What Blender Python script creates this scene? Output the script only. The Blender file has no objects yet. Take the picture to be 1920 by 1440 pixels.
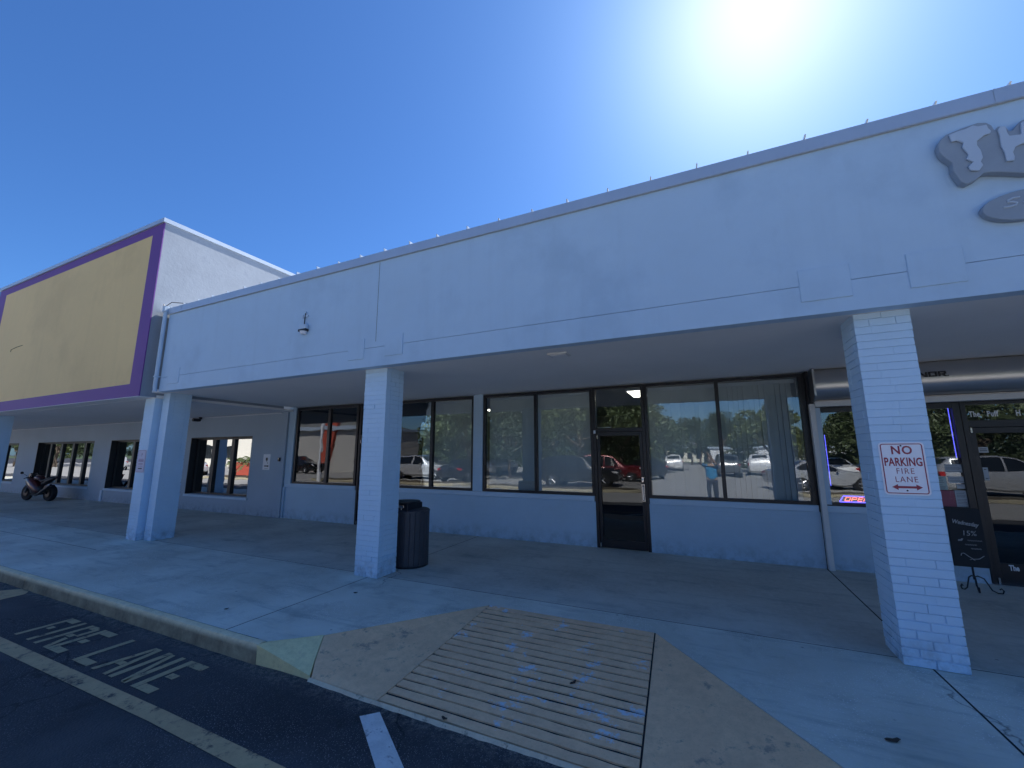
import bpy, bmesh, math, random
import numpy as np
from mathutils import Vector, Matrix

C = bpy.data.collections.new("place"); S = bpy.context.scene; S.collection.children.link(C)
R = math.radians

# ------------------------------------------------------------------ camera
cam_d = bpy.data.cameras.new("camera"); cam = bpy.data.objects.new("camera", cam_d); C.objects.link(cam)
CX, CY, CZ = -1.35207, -4.66488, 1.70745
yaw, pit, rol = 0.433303, 0.1676, -0.002444
fw = Vector((-math.sin(yaw)*math.cos(pit), math.cos(yaw)*math.cos(pit), math.sin(pit)))
r0 = Vector((math.cos(yaw), math.sin(yaw), 0)); u0 = r0.cross(fw)
rv = math.cos(rol)*r0 + math.sin(rol)*u0; uv = -math.sin(rol)*r0 + math.cos(rol)*u0
M = Matrix((rv, uv, -fw)).transposed().to_4x4(); M.translation = (CX, CY, CZ)
cam.matrix_world = M
cam_d.sensor_width = 36; cam_d.lens = 767.145/1920*36
cam_d.clip_start = 0.05; cam_d.clip_end = 3000
S.camera = cam
# ------------------------------------------------------------------ sky and sun
SUN_EL, SUN_AZ = R(47.8), R(11.6)          # azimuth from +Y towards +X
w = bpy.data.worlds.new("World"); S.world = w; w.use_nodes = True
nt = w.node_tree; bg = nt.nodes["Background"]
sky = nt.nodes.new("ShaderNodeTexSky"); sky.sky_type = 'NISHITA'; sky.sun_disc = False
sky.sun_elevation = SUN_EL; sky.sun_rotation = SUN_AZ
sky.air_density = 1.0; sky.dust_density = 0.6; sky.ozone_density = 5.0
tint = nt.nodes.new("ShaderNodeMix"); tint.data_type = 'RGBA'; tint.blend_type = 'MULTIPLY'; tint.inputs[0].default_value = 1
tint.inputs[7].default_value = (.45, .74, 1.08, 1)      # deep clear-air blue
lum = nt.nodes.new("ShaderNodeRGBToBW"); mr_ = nt.nodes.new("ShaderNodeMapRange"); mr_.inputs[1].default_value = 2.4; mr_.inputs[2].default_value = 13.0
mr_.inputs[3].default_value = 1.0; mr_.inputs[4].default_value = 0.0; mr_.interpolation_type = 'SMOOTHSTEP'      # hazy glow round the sun stays white
nt.links.new(sky.outputs[0], lum.inputs[0]); nt.links.new(lum.outputs[0], mr_.inputs[0]); nt.links.new(mr_.outputs[0], tint.inputs[0])
nt.links.new(sky.outputs[0], tint.inputs[6]); nt.links.new(tint.outputs[2], bg.inputs[0]); bg.inputs[1].default_value = 0.072
sd = bpy.data.lights.new("sun", 'SUN'); sun = bpy.data.objects.new("sun", sd); C.objects.link(sun)
sd.energy = 5.0; sd.angle = R(0.53); sd.color = (1, .95, .88)
sv = Vector((math.cos(SUN_EL)*math.sin(SUN_AZ), math.cos(SUN_EL)*math.cos(SUN_AZ), math.sin(SUN_EL)))
sun.rotation_euler = sv.to_track_quat('Z', 'Y').to_euler(); sun.location = (4, 20, 30)
S.view_settings.view_transform = 'Standard'; S.view_settings.look = 'None'
S.view_settings.exposure = 1.15; S.view_settings.gamma = 1
# ------------------------------------------------------------------ materials
MATS = {}
def nodes(name):
    m = bpy.data.materials.new(name); m.use_nodes = True
    t = m.node_tree; b = t.nodes["Principled BSDF"]
    return m, t, b
def N(t, typ, **k):
    n = t.nodes.new(typ)
    for a, v in k.items():
        if a.startswith('i_'): n.inputs[int(a[2:])].default_value = v
        else: setattr(n, a, v)
    return n
def noise(t, vec, scale, det=4, rough=.55):
    n = N(t, "ShaderNodeTexNoise"); n.inputs["Scale"].default_value = scale
    n.inputs["Detail"].default_value = det; n.inputs["Roughness"].default_value = rough
    t.links.new(vec, n.inputs["Vector"]); return n.outputs["Fac"]
def ramp(t, fac, stops):
    n = N(t, "ShaderNodeValToRGB"); e = n.color_ramp.elements
    while len(e) < len(stops): e.new(.5)
    for q, (p, c) in zip(e, stops):
        q.position = p; q.color = (c, c, c, 1) if isinstance(c, (int, float)) else (*c, 1)
    t.links.new(fac, n.inputs[0]); return n.outputs[0]
def mix(t, fac, a, b, mode='MIX'):
    n = N(t, "ShaderNodeMix", data_type='RGBA', blend_type=mode)
    for s, v in ((0, fac), (6, a), (7, b)):
        if hasattr(v, 'links') or hasattr(v, 'is_linked'): t.links.new(v, n.inputs[s])
        else: n.inputs[s].default_value = v if s == 0 else (*v, 1)
    return n.outputs[2]
def bump(t, b, h, strength, dist=.01, prev=None):
    n = N(t, "ShaderNodeBump"); n.inputs["Strength"].default_value = strength; n.inputs["Distance"].default_value = dist
    t.links.new(h, n.inputs["Height"])
    if prev: t.links.new(prev, n.inputs["Normal"])
    t.links.new(n.outputs[0], b.inputs["Normal"]); return n.outputs[0]
def pmat(name, col, rough=.6, var=.12, scale=2.0, bstr=.15, bscale=60, metal=0, dirt=None, dirt_at=.62, dscale=1.2, bricks=False, spec=.5, streak=0, coat=0, wave=0, scuff=0):
    """painted / cast / metal surface: base colour with broad and fine variation, optional dirt patches and painted brick relief"""
    if name in MATS: return MATS[name]
    m, t, b = nodes(name); tc = N(t, "ShaderNodeTexCoord").outputs["Object"]
    a = noise(t, tc, scale, 5); f = noise(t, tc, scale*11, 4)
    lo = tuple(c*(1-var) for c in col); hi = tuple(min(1, c*(1+var)) for c in col)
    c = mix(t, ramp(t, a, [(.3, 0.), (.7, 1.)]), lo, hi)
    c = mix(t, .5, c, mix(t, f, tuple(q*(1-var*.7) for q in col), tuple(min(1, q*(1+var*.7)) for q in col)))
    if dirt:
        d = ramp(t, noise(t, tc, dscale, 7, .65), [(dirt_at, 0.), (dirt_at+.13, 1.)])
        c = mix(t, d, c, dirt)
    if streak:
        mp = N(t, "ShaderNodeMapping"); mp.inputs["Scale"].default_value = (3.2, 3.2, .25); t.links.new(tc, mp.inputs[0])
        d = ramp(t, noise(t, mp.outputs[0], 1.6, 5), [(.52, 0.), (.75, streak)])
        c = mix(t, d, c, tuple(q*.62 for q in col))
    t.links.new(c, b.inputs["Base Color"]); b.inputs["Roughness"].default_value = rough; b.inputs["Metallic"].default_value = metal
    b.inputs["Specular IOR Level"].default_value = spec
    if coat: b.inputs["Coat Weight"].default_value = coat; b.inputs["Coat Roughness"].default_value = .05
    prev = None
    if scuff:
        sz = N(t, "ShaderNodeSeparateXYZ"); t.links.new(tc, sz.inputs[0])
        lowm = ramp(t, sz.outputs[2], [(.02, 1.), (.30, 0.)])
        d = mix(t, 1, lowm, ramp(t, noise(t, tc, 7, 7, .7), [(.42, 0.), (.66, scuff)]), 'MULTIPLY')
        c = mix(t, d, c, tuple(q*.45 for q in col)); t.links.new(c, b.inputs["Base Color"])
    if wave: prev = bump(t, b, noise(t, tc, .9, 3), wave, .05)
    if bricks:
        sx = N(t, "ShaderNodeSeparateXYZ"); t.links.new(tc, sx.inputs[0])
        ad = N(t, "ShaderNodeMath", operation='ADD'); t.links.new(sx.outputs[0], ad.inputs[0]); t.links.new(sx.outputs[1], ad.inputs[1])
        cb = N(t, "ShaderNodeCombineXYZ"); t.links.new(ad.outputs[0], cb.inputs[0]); t.links.new(sx.outputs[2], cb.inputs[1])
        br = N(t, "ShaderNodeTexBrick"); t.links.new(cb.outputs[0], br.inputs[0]); br.inputs["Scale"].default_value = 1
        br.inputs["Brick Width"].default_value = .2; br.inputs["Row Height"].default_value = .0685
        br.inputs["Mortar Size"].default_value = .006; br.inputs["Mortar Smooth"].default_value = .6
        br.inputs["Color1"].default_value = (1,1,1,1); br.inputs["Color2"].default_value = (.85,.85,.85,1); br.inputs["Mortar"].default_value = (0,0,0,1)
        prev = bump(t, b, br.outputs["Color"], bricks if isinstance(bricks, float) else .4, .006)
    if bstr: bump(t, b, noise(t, tc, bscale, 5, .7), bstr, .004, prev)
    MATS[name] = m; return m
def emat(name, col, k):
    if name in MATS: return MATS[name]
    m, t, b = nodes(name); b.inputs["Base Color"].default_value = (*[c*.5 for c in col], 1)
    b.inputs["Emission Color"].default_value = (*col, 1); b.inputs["Emission Strength"].default_value = k
    MATS[name] = m; return m
def glass(name, tint, ior=1.7, wav=.012, base=0.0):
    if name in MATS: return MATS[name]
    m, t, b = nodes(name); t.nodes.remove(b); out = [n for n in t.nodes if n.type == 'OUTPUT_MATERIAL'][0]
    tr = N(t, "ShaderNodeBsdfTransparent"); tr.inputs[0].default_value = (*tint, 1)
    gl = N(t, "ShaderNodeBsdfGlossy"); gl.inputs["Roughness"].default_value = 0.0; gl.inputs[0].default_value = (.95, .97, 1, 1)
    fr = N(t, "ShaderNodeFresnel"); fr.inputs[0].default_value = ior
    ad = N(t, "ShaderNodeMath", operation='ADD', use_clamp=True); ad.inputs[1].default_value = base; t.links.new(fr.outputs[0], ad.inputs[0])
    mx = N(t, "ShaderNodeMixShader"); t.links.new(ad.outputs[0], mx.inputs[0]); t.links.new(tr.outputs[0], mx.inputs[1]); t.links.new(gl.outputs[0], mx.inputs[2])
    tc = N(t, "ShaderNodeTexCoord").outputs["Object"]
    bp = N(t, "ShaderNodeBump"); bp.inputs["Strength"].default_value = wav; bp.inputs["Distance"].default_value = .1
    t.links.new(noise(t, tc, 1.4, 2), bp.inputs["Height"]); t.links.new(bp.outputs[0], gl.inputs["Normal"])
    t.links.new(mx.outputs[0], out.inputs[0]); MATS[name] = m; return m

PAINT = (.50, .565, .66)
m_fascia = pmat("fascia_paint", (.46, .62, .78), .6, .08, .6, .12, 90, streak=.12, dirt=(.405, .555, .71), dirt_at=.50, dscale=.6, wave=.5)
m_brick = pmat("painted_brick", (.56, .74, .90), .6, .07, 2.5, .5, 55, scuff=.9)
m_wall = pmat("painted_wall", (.41, .55, .68), .6, .08, 1.2, .25, 60, bricks=.35, scuff=.7)
m_wall2 = pmat("painted_wall_smooth", (.34, .42, .51), .65, .09, 1.0, .2, 50, bricks=.15, scuff=.7)
m_trim = pmat("painted_trim", (.48, .61, .74), .55, .05, 2, .1, 70)
m_soffit = pmat("soffit_paint", (.78, .79, .80), .7, .06, .7, .1, 40, dirt=(.66, .67, .68), dirt_at=.66, dscale=.6)
m_capm = pmat("cap_flashing", (.46, .54, .64), .45, .08, 1.5, .05, 30, metal=.3)
m_roof = pmat("metal_roof", (.62, .65, .68), .4, .06, 1, .05, 30, metal=.6)
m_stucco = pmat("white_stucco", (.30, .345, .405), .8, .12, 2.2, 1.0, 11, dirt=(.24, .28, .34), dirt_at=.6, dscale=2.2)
m_purple = pmat("purple_paint", (.16, .052, .27), .6, .06, 1, .2, 50)
m_yellow = pmat("yellow_paint", (.80, .57, .25), .65, .07, .5, .2, 50, streak=.1, dirt=(.73, .515, .225), dirt_at=.52, dscale=.35)
m_bronze = pmat("dark_bronze_frame", (.012, .013, .018), .35, .2, 4, .05, 90)
m_black = pmat("black_metal", (.011, .012, .017), .4, .25, 5, .1, 90)
m_glass = glass("storefront_glass", (.90, .94, .95), 1.66, .016, .025)
m_glassd = glass("dark_door_glass", (.55, .58, .60), 1.52, .012, .01)
m_glassm = glass("mirror_film_glass", (.08, .09, .10), 2.6, .02, .2)
m_blind = pmat("blind_vinyl", (.72, .74, .73), .6, .06, 3, 0)
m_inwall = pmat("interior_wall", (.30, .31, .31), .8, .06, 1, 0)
m_incarp = pmat("interior_carpet", (.05, .055, .07), .95, .2, 8, .2)
m_lamp = emat("lit_panel", (1, .92, .78), 3.2)
m_white = pmat("white_paint", (.74, .76, .80), .5, .05, 5, .05, 60)
m_rail = pmat("shutter_rail_paint", (.60, .61, .62), .5, .08, 3, .05, 60)
m_galv = pmat("galvanised_steel", (.50, .50, .51), .30, .05, 2, .03, 20, metal=.9)
m_red = pmat("sign_red", (.36, .035, .06), .5, .1, 6, 0)
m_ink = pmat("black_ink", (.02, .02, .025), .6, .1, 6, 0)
m_chrome = pmat("bright_metal", (.7, .7, .72), .2, .05, 5, 0, metal=1)
m_rubber = pmat("tyre_rubber", (.018, .018, .02), .85, .2, 9, .3, 60)

def concrete(name, ca, cb_, spk):
    m, t, b = nodes(name); tc = N(t, "ShaderNodeTexCoord").outputs["Object"]
    c = mix(t, ramp(t, noise(t, tc, .8, 6), [(.3, 0.), (.72, 1.)]), ca, cb_)
    c = mix(t, ramp(t, noise(t, tc, 14, 6, .75), [(.35, 0.), (.7, .45)]), c, (.66, .65, .62))
    c = mix(t, ramp(t, noise(t, tc, 2.1, 7, .7), [(.53, 0.), (.72, .5)]), c, (.20, .22, .21))
    mp = N(t, "ShaderNodeMapping"); mp.inputs["Scale"].default_value = (.5, 3, 1); t.links.new(tc, mp.inputs[0])
    c = mix(t, ramp(t, noise(t, mp.outputs[0], 1.7, 6, .7), [(.52, 0.), (.72, .5)]), c, (.19, .24, .23))
    vo = N(t, "ShaderNodeTexVoronoi"); vo.inputs["Scale"].default_value = 55; t.links.new(tc, vo.inputs["Vector"])
    sp = ramp(t, vo.outputs["Distance"], [(.12, 1.), (.26, 0.)])
    msk = mix(t, 1, sp, ramp(t, noise(t, tc, 1.1, 4), [(.40, 0.), (.60, spk)]), 'MULTIPLY')
    c = mix(t, msk, c, (.95, .95, .93))
    vs = N(t, "ShaderNodeTexVoronoi"); vs.inputs["Scale"].default_value = 2.6; t.links.new(tc, vs.inputs["Vector"])
    c = mix(t, ramp(t, vs.outputs["Distance"], [(.028, .6), (.045, 0.)]), c, (.09, .09, .09))
    vc = N(t, "ShaderNodeTexVoronoi", feature='DISTANCE_TO_EDGE'); vc.inputs["Scale"].default_value = .33
    wp = N(t, "ShaderNodeVectorMath", operation='ADD'); nz = N(t, "ShaderNodeTexNoise"); nz.inputs["Scale"].default_value = 1.3; nz.inputs["Detail"].default_value = 6
    t.links.new(tc, nz.inputs["Vector"]); t.links.new(tc, wp.inputs[0]); t.links.new(nz.outputs["Color"], wp.inputs[1]); t.links.new(wp.outputs[0], vc.inputs["Vector"])
    c = mix(t, mix(t, 1, ramp(t, vc.outputs["Distance"], [(.0015, .8), (.004, 0.)]), ramp(t, noise(t, tc, .45, 2), [(.60, 0.), (.66, .9)]), 'MULTIPLY'), c, (.07, .07, .07))
    t.links.new(c, b.inputs["Base Color"]); b.inputs["Roughness"].default_value = .82
    p = bump(t, b, noise(t, tc, 45, 6, .75), .25+.35*spk, .006); bump(t, b, noise(t, tc, 3, 4), .25, .02, p)
    return m
def asphalt():
    m, t, b = nodes("asphalt"); tc = N(t, "ShaderNodeTexCoord").outputs["Object"]
    c = mix(t, ramp(t, noise(t, tc, .35, 6), [(.35, 0.), (.7, 1.)]), (.018, .020, .026), (.075, .076, .080))
    vo = N(t, "ShaderNodeTexVoronoi"); vo.inputs["Scale"].default_value = 75; t.links.new(tc, vo.inputs["Vector"])
    sp = ramp(t, vo.outputs["Distance"], [(.08, 1.), (.3, 0.)])
    msk = mix(t, 1, sp, ramp(t, noise(t, tc, .9, 5), [(.42, .12), (.62, 1.)]), 'MULTIPLY')
    c = mix(t, msk, c, (.34, .34, .34))
    c = mix(t, ramp(t, noise(t, tc, 30, 6, .8), [(.5, 0.), (.75, .5)]), c, (.015, .016, .018))
    sx = N(t, "ShaderNodeSeparateXYZ"); t.links.new(tc, sx.inputs[0])
    gb = N(t, "ShaderNodeMapRange"); gb.inputs[1].default_value = -2.16; gb.inputs[2].default_value = -1.99; t.links.new(sx.outputs[1], gb.inputs[0])
    gm = mix(t, 1, gb.outputs[0], ramp(t, noise(t, tc, 22, 6, .85), [(.46, 0.), (.66, .8)]), 'MULTIPLY'); c = mix(t, gm, c, (.30, .27, .22))     # grit washed up along the kerb
    vc = N(t, "ShaderNodeTexVoronoi", feature='DISTANCE_TO_EDGE'); vc.inputs["Scale"].default_value = .55
    nz = N(t, "ShaderNodeTexNoise"); nz.inputs["Scale"].default_value = 2.2; nz.inputs["Detail"].default_value = 6; t.links.new(tc, nz.inputs["Vector"])
    wp = N(t, "ShaderNodeVectorMath", operation='ADD'); t.links.new(tc, wp.inputs[0]); t.links.new(nz.outputs["Color"], wp.inputs[1]); t.links.new(wp.outputs[0], vc.inputs["Vector"])
    c = mix(t, ramp(t, vc.outputs["Distance"], [(.004, .8), (.010, 0.)]), c, (.006, .006, .008))
    c = mix(t, ramp(t, noise(t, tc, .8, 4), [(.55, 0.), (.68, .6)]), c, (.095, .096, .10))
    c = mix(t, ramp(t, noise(t, tc, 2.3, 3), [(.66, 0.), (.74, .7)]), c, (.008, .008, .010))
    t.links.new(c, b.inputs["Base Color"]); b.inputs["Roughness"].default_value = .78
    p = bump(t, b, vo.outputs["Distance"], .8, .008); bump(t, b, noise(t, tc, 60, 6, .8), .6, .008, p)
    return m
def worn(name, col, under, at=.56, sc=6, rough=.75, soft=.10, bs=.4, grime=0):
    """paint worn through to what lies under it"""
    if name in MATS: return MATS[name]
    m, t, b = nodes(name); tc = N(t, "ShaderNodeTexCoord").outputs["Object"]
    c = mix(t, noise(t, tc, 3, 5), tuple(q*.78 for q in col), tuple(min(1, q*1.15) for q in col))
    c = mix(t, ramp(t, noise(t, tc, 11, 8, .75), [(.42, 0.), (.68, .6)]), c, tuple(q*.66 for q in col))
    d1 = ramp(t, noise(t, tc, sc, 8, .75), [(at, 0.), (at+soft, 1.)])
    c = mix(t, d1, c, under)
    c = mix(t, ramp(t, noise(t, tc, 70, 4, .8), [(.56, 0.), (.72, .55)]), c, tuple(q*.5 for q in col))
    if grime:       # tyre and water grime along the kerb face
        sz = N(t, "ShaderNodeSeparateXYZ"); t.links.new(tc, sz.inputs[0])
        band = ramp(t, sz.outputs[2], [(0, 0.)]) if False else N(t, "ShaderNodeMapRange")
        band.inputs[1].default_value = -.015; band.inputs[2].default_value = -.06; t.links.new(sz.outputs[2], band.inputs[0])
        d = mix(t, 1, band.outputs[0], ramp(t, noise(t, tc, 3.0, 7, .7), [(.25, .35), (.6, grime)]), 'MULTIPLY')
        c = mix(t, d, c, (.10, .085, .06))
    t.links.new(c, b.inputs["Base Color"]); b.inputs["Roughness"].default_value = rough
    bump(t, b, noise(t, tc, 60, 6, .75), bs, .006); MATS[name] = m; return m
m_lot = pmat("bleached_lot", (.33, .325, .31), .85, .12, .6, .3, 40, dirt=(.16,.16,.155), dirt_at=.6, dscale=.4)
m_conc = concrete("front_concrete", (.46,.45,.36), (.76,.77,.66), 1.0); m_walk = concrete("walkway_concrete", (.36,.35,.29), (.60,.60,.52), .15); m_asph = asphalt()
m_kerb = worn("kerb_faded_yellow", (.86, .73, .47), (.46, .41, .30), .55, 4, .8, .2, grime=.85)
m_kyel = worn("kerb_yellow_paint", (.84, .74, .34), (.60, .48, .30), .62, 7)
m_ramp = worn("ramp_tan_paint", (.95, .58, .34), (.62, .67, .72), .59, 3.1, .8, .04)
m_flare = worn("flare_tan_paint", (.93, .58, .34), (.42, .30, .21), .57, 6, .8, .08)
m_lineY = worn("road_paint_yellow", (.58, .40, .21), (.045, .045, .047), .535, 7)
m_lineT = worn("stencil_paint_yellow", (.46, .36, .20), (.04, .04, .042), .55, 11)
m_lineW = worn("road_paint_white", (.80, .78, .74), (.10, .10, .105), .56, 8)
m_groove = pmat("groove_dirt", (.022, .022, .025), .95, .3, 6, .2)
m_lip = worn("ramp_lip_mortar", (.80, .66, .47), (.30, .24, .18), .56, 12)

# ------------------------------------------------------------------ mesh helpers
WL = {}
class MB:
    def __init__(s): s.v = []; s.f = []
    def add(s, vs, fs):
        k = len(s.v); s.v += [tuple(p) for p in vs]; s.f += [tuple(i+k for i in f) for f in fs]; return s
    def box(s, x0, x1, y0, y1, z0, z1):
        return s.add([(x0,y0,z0),(x1,y0,z0),(x1,y1,z0),(x0,y1,z0),(x0,y0,z1),(x1,y0,z1),(x1,y1,z1),(x0,y1,z1)],
                     [(0,3,2,1),(4,5,6,7),(0,1,5,4),(1,2,6,5),(2,3,7,6),(3,0,4,7)])
    def prism(s, pts, ax, a, b):
        n = len(pts)
        mk = {'y': lambda p, q: (p[0], q, p[1]), 'z': lambda p, q: (p[0], p[1], q), 'x': lambda p, q: (q, p[0], p[1])}[ax]
        return s.add([mk(p, a) for p in pts]+[mk(p, b) for p in pts],
                     [tuple(range(n)), tuple(range(2*n-1, n-1, -1))]+[(i, (i+1) % n, n+(i+1) % n, n+i) for i in range(n)])
    def slab(s, top, dz):                      # polygon of 3-D points with a thickness straight down
        n = len(top)
        return s.add(list(top)+[(p[0], p[1], p[2]-dz) for p in top],
                     [tuple(range(n)), tuple(range(2*n-1, n-1, -1))]+[(i, (i+1) % n, n+(i+1) % n, n+i) for i in range(n)])
    def tube(s, path, r, n=8, cap=True):
        P = [Vector(p) for p in path]; rs = r if isinstance(r, (list, tuple)) else [r]*len(P)
        vs = []; prev = None
        for i, p in enumerate(P):
            d = (P[min(i+1, len(P)-1)]-P[max(i-1, 0)]).normalized()
            if prev is None:
                a = d.cross(Vector((0,0,1)));  a = a if a.length > .05 else d.cross(Vector((1,0,0)))
            else: a = prev - d*prev.dot(d)
            a.normalize(); prev = a; b = d.cross(a)
            for k in range(n):
                q = 2*math.pi*k/n; vs.append(p+(a*math.cos(q)+b*math.sin(q))*rs[i])
        fs = [(i*n+k, i*n+(k+1) % n, (i+1)*n+(k+1) % n, (i+1)*n+k) for i in range(len(P)-1) for k in range(n)]
        if cap: fs += [tuple(range(n)), tuple(range((len(P)-1)*n, len(P)*n))]
        return s.add(vs, fs)
    def lathe(s, c, prof, n=24, ax='z'):
        vs = []
        for (r, h) in prof:
            for k in range(n):
                q = 2*math.pi*k/n; a, b = r*math.cos(q), r*math.sin(q)
                vs.append((c[0]+a, c[1]+b, c[2]+h) if ax == 'z' else (c[0]+a, c[1]+h, c[2]+b) if ax == 'y' else (c[0]+h, c[1]+a, c[2]+b))
        fs = [(i*n+k, i*n+(k+1) % n, (i+1)*n+(k+1) % n, (i+1)*n+k) for i in range(len(prof)-1) for k in range(n)]
        if prof[0][0] > 1e-6: fs.append(tuple(range(n)))
        if prof[-1][0] > 1e-6: fs.append(tuple(range((len(prof)-1)*n, len(prof)*n)))
        return s.add(vs, fs)
    def text(s, body, x, y, z, size, sx=1.0, depth=.002, bold=0.0, shear=0.0, gap=1.0, align='CENTER', rot=0):
        cu = bpy.data.curves.new("lettering", 'FONT'); cu.body = body; cu.size = size; cu.extrude = depth/2
        cu.offset = bold; cu.shear = shear; cu.space_character = gap; cu.align_x = align; cu.resolution_u = 3
        o = bpy.data.objects.new("lettering", cu); C.objects.link(o)
        me = bpy.data.meshes.new_from_object(o.evaluated_get(bpy.context.evaluated_depsgraph_get()))
        cr, sr = math.cos(rot), math.sin(rot)
        vs = []
        for v in me.vertices:
            a, b = v.co.x*sx, v.co.y
            vs.append((x+a*cr-b*sr, y-v.co.z, z+a*sr+b*cr))
        s.add(vs, [tuple(p.vertices) for p in me.polygons])
        bpy.data.objects.remove(o); bpy.data.curves.remove(cu); bpy.data.meshes.remove(me); return s
    def build(s, name, mat, parent=None, loc=None, smooth=False, bevel=0, seg=1, recalc=True):
        off = Vector(WL[parent.name]) if parent else Vector(loc or (0, 0, 0))
        me = bpy.data.meshes.new(name)
        me.from_pydata([tuple(Vector(p)-off) for p in s.v], [], s.f)
        if recalc or bevel:
            bm = bmesh.new(); bm.from_mesh(me)
            if recalc: bmesh.ops.recalc_face_normals(bm, faces=bm.faces)
            if bevel: bmesh.ops.bevel(bm, geom=bm.edges[:], offset=bevel, segments=seg, affect='EDGES', profile=.5)
            bm.to_mesh(me); bm.free()
        if smooth:
            me.shade_smooth()
            if smooth != 'all': me.set_sharp_from_angle(angle=R(40))
        me.materials.append(mat)
        o = bpy.data.objects.new(name, me); C.objects.link(o)
        if parent: o.parent = parent
        else: o.location = off
        WL[o.name] = off; return o
def tag(o, label=None, cat=None, group=None, kind=None):
    if label: o['label'] = label
    if cat: o['category'] = cat
    if group: o['group'] = group
    if kind: o['kind'] = kind
    return o
def thing(name, loc, label, cat, group=None):
    o = bpy.data.objects.new(name, None); C.objects.link(o); o.location = loc; o.empty_display_size = .2
    WL[o.name] = Vector(loc); return tag(o, label, cat, group)
def copy_tree(o, parent=None):
    c = o.copy(); C.objects.link(c)
    if parent: c.parent = parent
    for ch in o.children: copy_tree(ch, c)
    return c
def struct(o): o['kind'] = 'structure'; return o
rnd = random.Random(7)

# ================================================================== GROUND
ZR = -.16
YW, ZS, FY, ZT = 3.163, 2.968, -.189, 4.745
g = MB(); g.add([(-1500,-1500,ZR),(1500,-1500,ZR),(1500,1500,ZR),(-1500,1500,ZR)], [(0,1,2,3)])
struct(g.build("asphalt_lot", m_asph, recalc=False))
lot = MB(); lot.add([(-130,-72,ZR+.004),(60,-72,ZR+.004),(60,-5.4,ZR+.004),(-130,-5.4,ZR+.004)], [(0,1,2,3)])
struct(lot.build("parking_lot", m_lot, recalc=False))
def K(x, y):      # ground points measured for z=-.184, brought to z=ZR along the line of sight
    s_ = (CZ-ZR)/(CZ+.184); return (CX+(x-CX)*s_, CY+(y-CY)*s_)
# ---- walkway slabs with open joints
gp = .008
YJ, YK = .144, -1.872
sw = MB()
def slab(pts): sw.slab([(x, y, 0) for x, y in pts], .14)
swb = MB()
xs_b = [-60, -45, -36, -30, -24, -18, -11.57, -5.757, .185, 6.17, 14]
for a, b in zip(xs_b[:-1], xs_b[1:]): swb.slab([(a+gp, YJ+gp, 0), (b-gp, YJ+gp, 0), (b-gp, 3.36, 0), (a+gp, 3.36, 0)], .14)
for a, b in [(-60,-40),(-40,-30),(-30,-21),(-21,-15.9),(-15.9,-12.93),(-12.93,-11.5)]:
    slab([(a+gp, -.74+gp), (b-gp, -.74+gp), (b-gp, YJ-gp), (a+gp, YJ-gp)])
    slab([(a+gp, YK), (b-gp, YK), (b-gp, -.74-gp), (a+gp, -.74-gp)])
slab([(-11.5+gp, YK), (-5.757-gp, YK), (-5.757-gp, YJ-gp), (-11.5+gp, YJ-gp)])
FL = [(-5.135, YK), (-4.945, -1.71), (-4.77, -1.56), (-3.703, -.209)]
FR = [(-1.903, -.195), (-.782, -1.574), (-.535, YK)]
slab([(-5.757+gp, YK)] + [(x-.004, y+.004) for x, y in FL] + [(x+.004, y+.004) for x, y in FR] + [(.185-gp, YK), (.185-gp, YJ-gp), (-5.757+gp, YJ-gp)])
slab([(.185+gp, YK), (14, YK), (14, YJ-gp), (.185+gp, YJ-gp)])
struct(sw.build("sidewalk", m_conc, bevel=.002)); struct(swb.build("covered_walkway", m_walk, bevel=.002))
b_ = MB(); b_.box(-60, 14, YK+.02, 3.36, ZR-.3, -.03)          # bedding seen in the joints
bm_ = MB()
for pts in ([(-60,YK-.03),(-5.3,YK-.03),(-3.75,-.16),(-1.86,-.15),(-.5,YK-.03),(14,YK-.03),(14,3.3),(-60,3.3)],):
    bm_.prism(pts, 'z', ZR-.2, -.0025)
struct(bm_.build("sidewalk_bedding", m_groove))
# ---- kerb
def kerb(x0, x1):
    m = MB(); n = max(2, int((x1-x0)/.12)); rr = random.Random(3)
    prof = [(YK-.011, -.14), (YK-.011, .002), (-1.925, .004), (-1.950, -.004), (-1.962, -.025), (-1.966, -.09), (-1.974, ZR-.02)]
    vs = []; k = len(prof)
    for i in range(n+1):
        x = x0+(x1-x0)*i/n; j = rr.uniform(-.004, .004); jz = rr.uniform(-.003, .003)
        vs += [(x, y+(j if 1 < q else 0), z+(jz if 1 < q < 5 else 0)) for q, (y, z) in enumerate(prof)]
    m.add(vs, [(i*k+q, i*k+q+1, (i+1)*k+q+1, (i+1)*k+q) for i in range(n) for q in range(k-1)] + [tuple(range(k)), tuple(range(n*k, n*k+k))])
    return m
kk = kerb(-60, -10.2); kk.add(*[(q.v, q.f) for q in [kerb(-10.19, -5.15)]][0]); kk.add(*[(q.v, q.f) for q in [kerb(-.5, 14)]][0])
struct(kk.build("kerb", m_kerb, smooth=True))
# yellow return of the kerb running down into the ramp
fb = K(-4.528, -1.906)
y_ = MB(); y_.slab([(-5.15, -1.962, .001), (-5.13, YK-.003, .001), (-4.95, -1.716, .001), (-4.777, -1.562, .0005)], .2)
y_.slab([(-5.148, -1.9635, .001), (-4.775, -1.5635, .0), (-4.60, -1.80, -.082), (fb[0], fb[1]-.0, -.128), (-4.84, -1.945, -.066)], .2)
struct(y_.build("kerb_return", worn("kerb_return_paint", (.84, .74, .40), (.60, .50, .32), .58, 6, .8, .12)))
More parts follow.
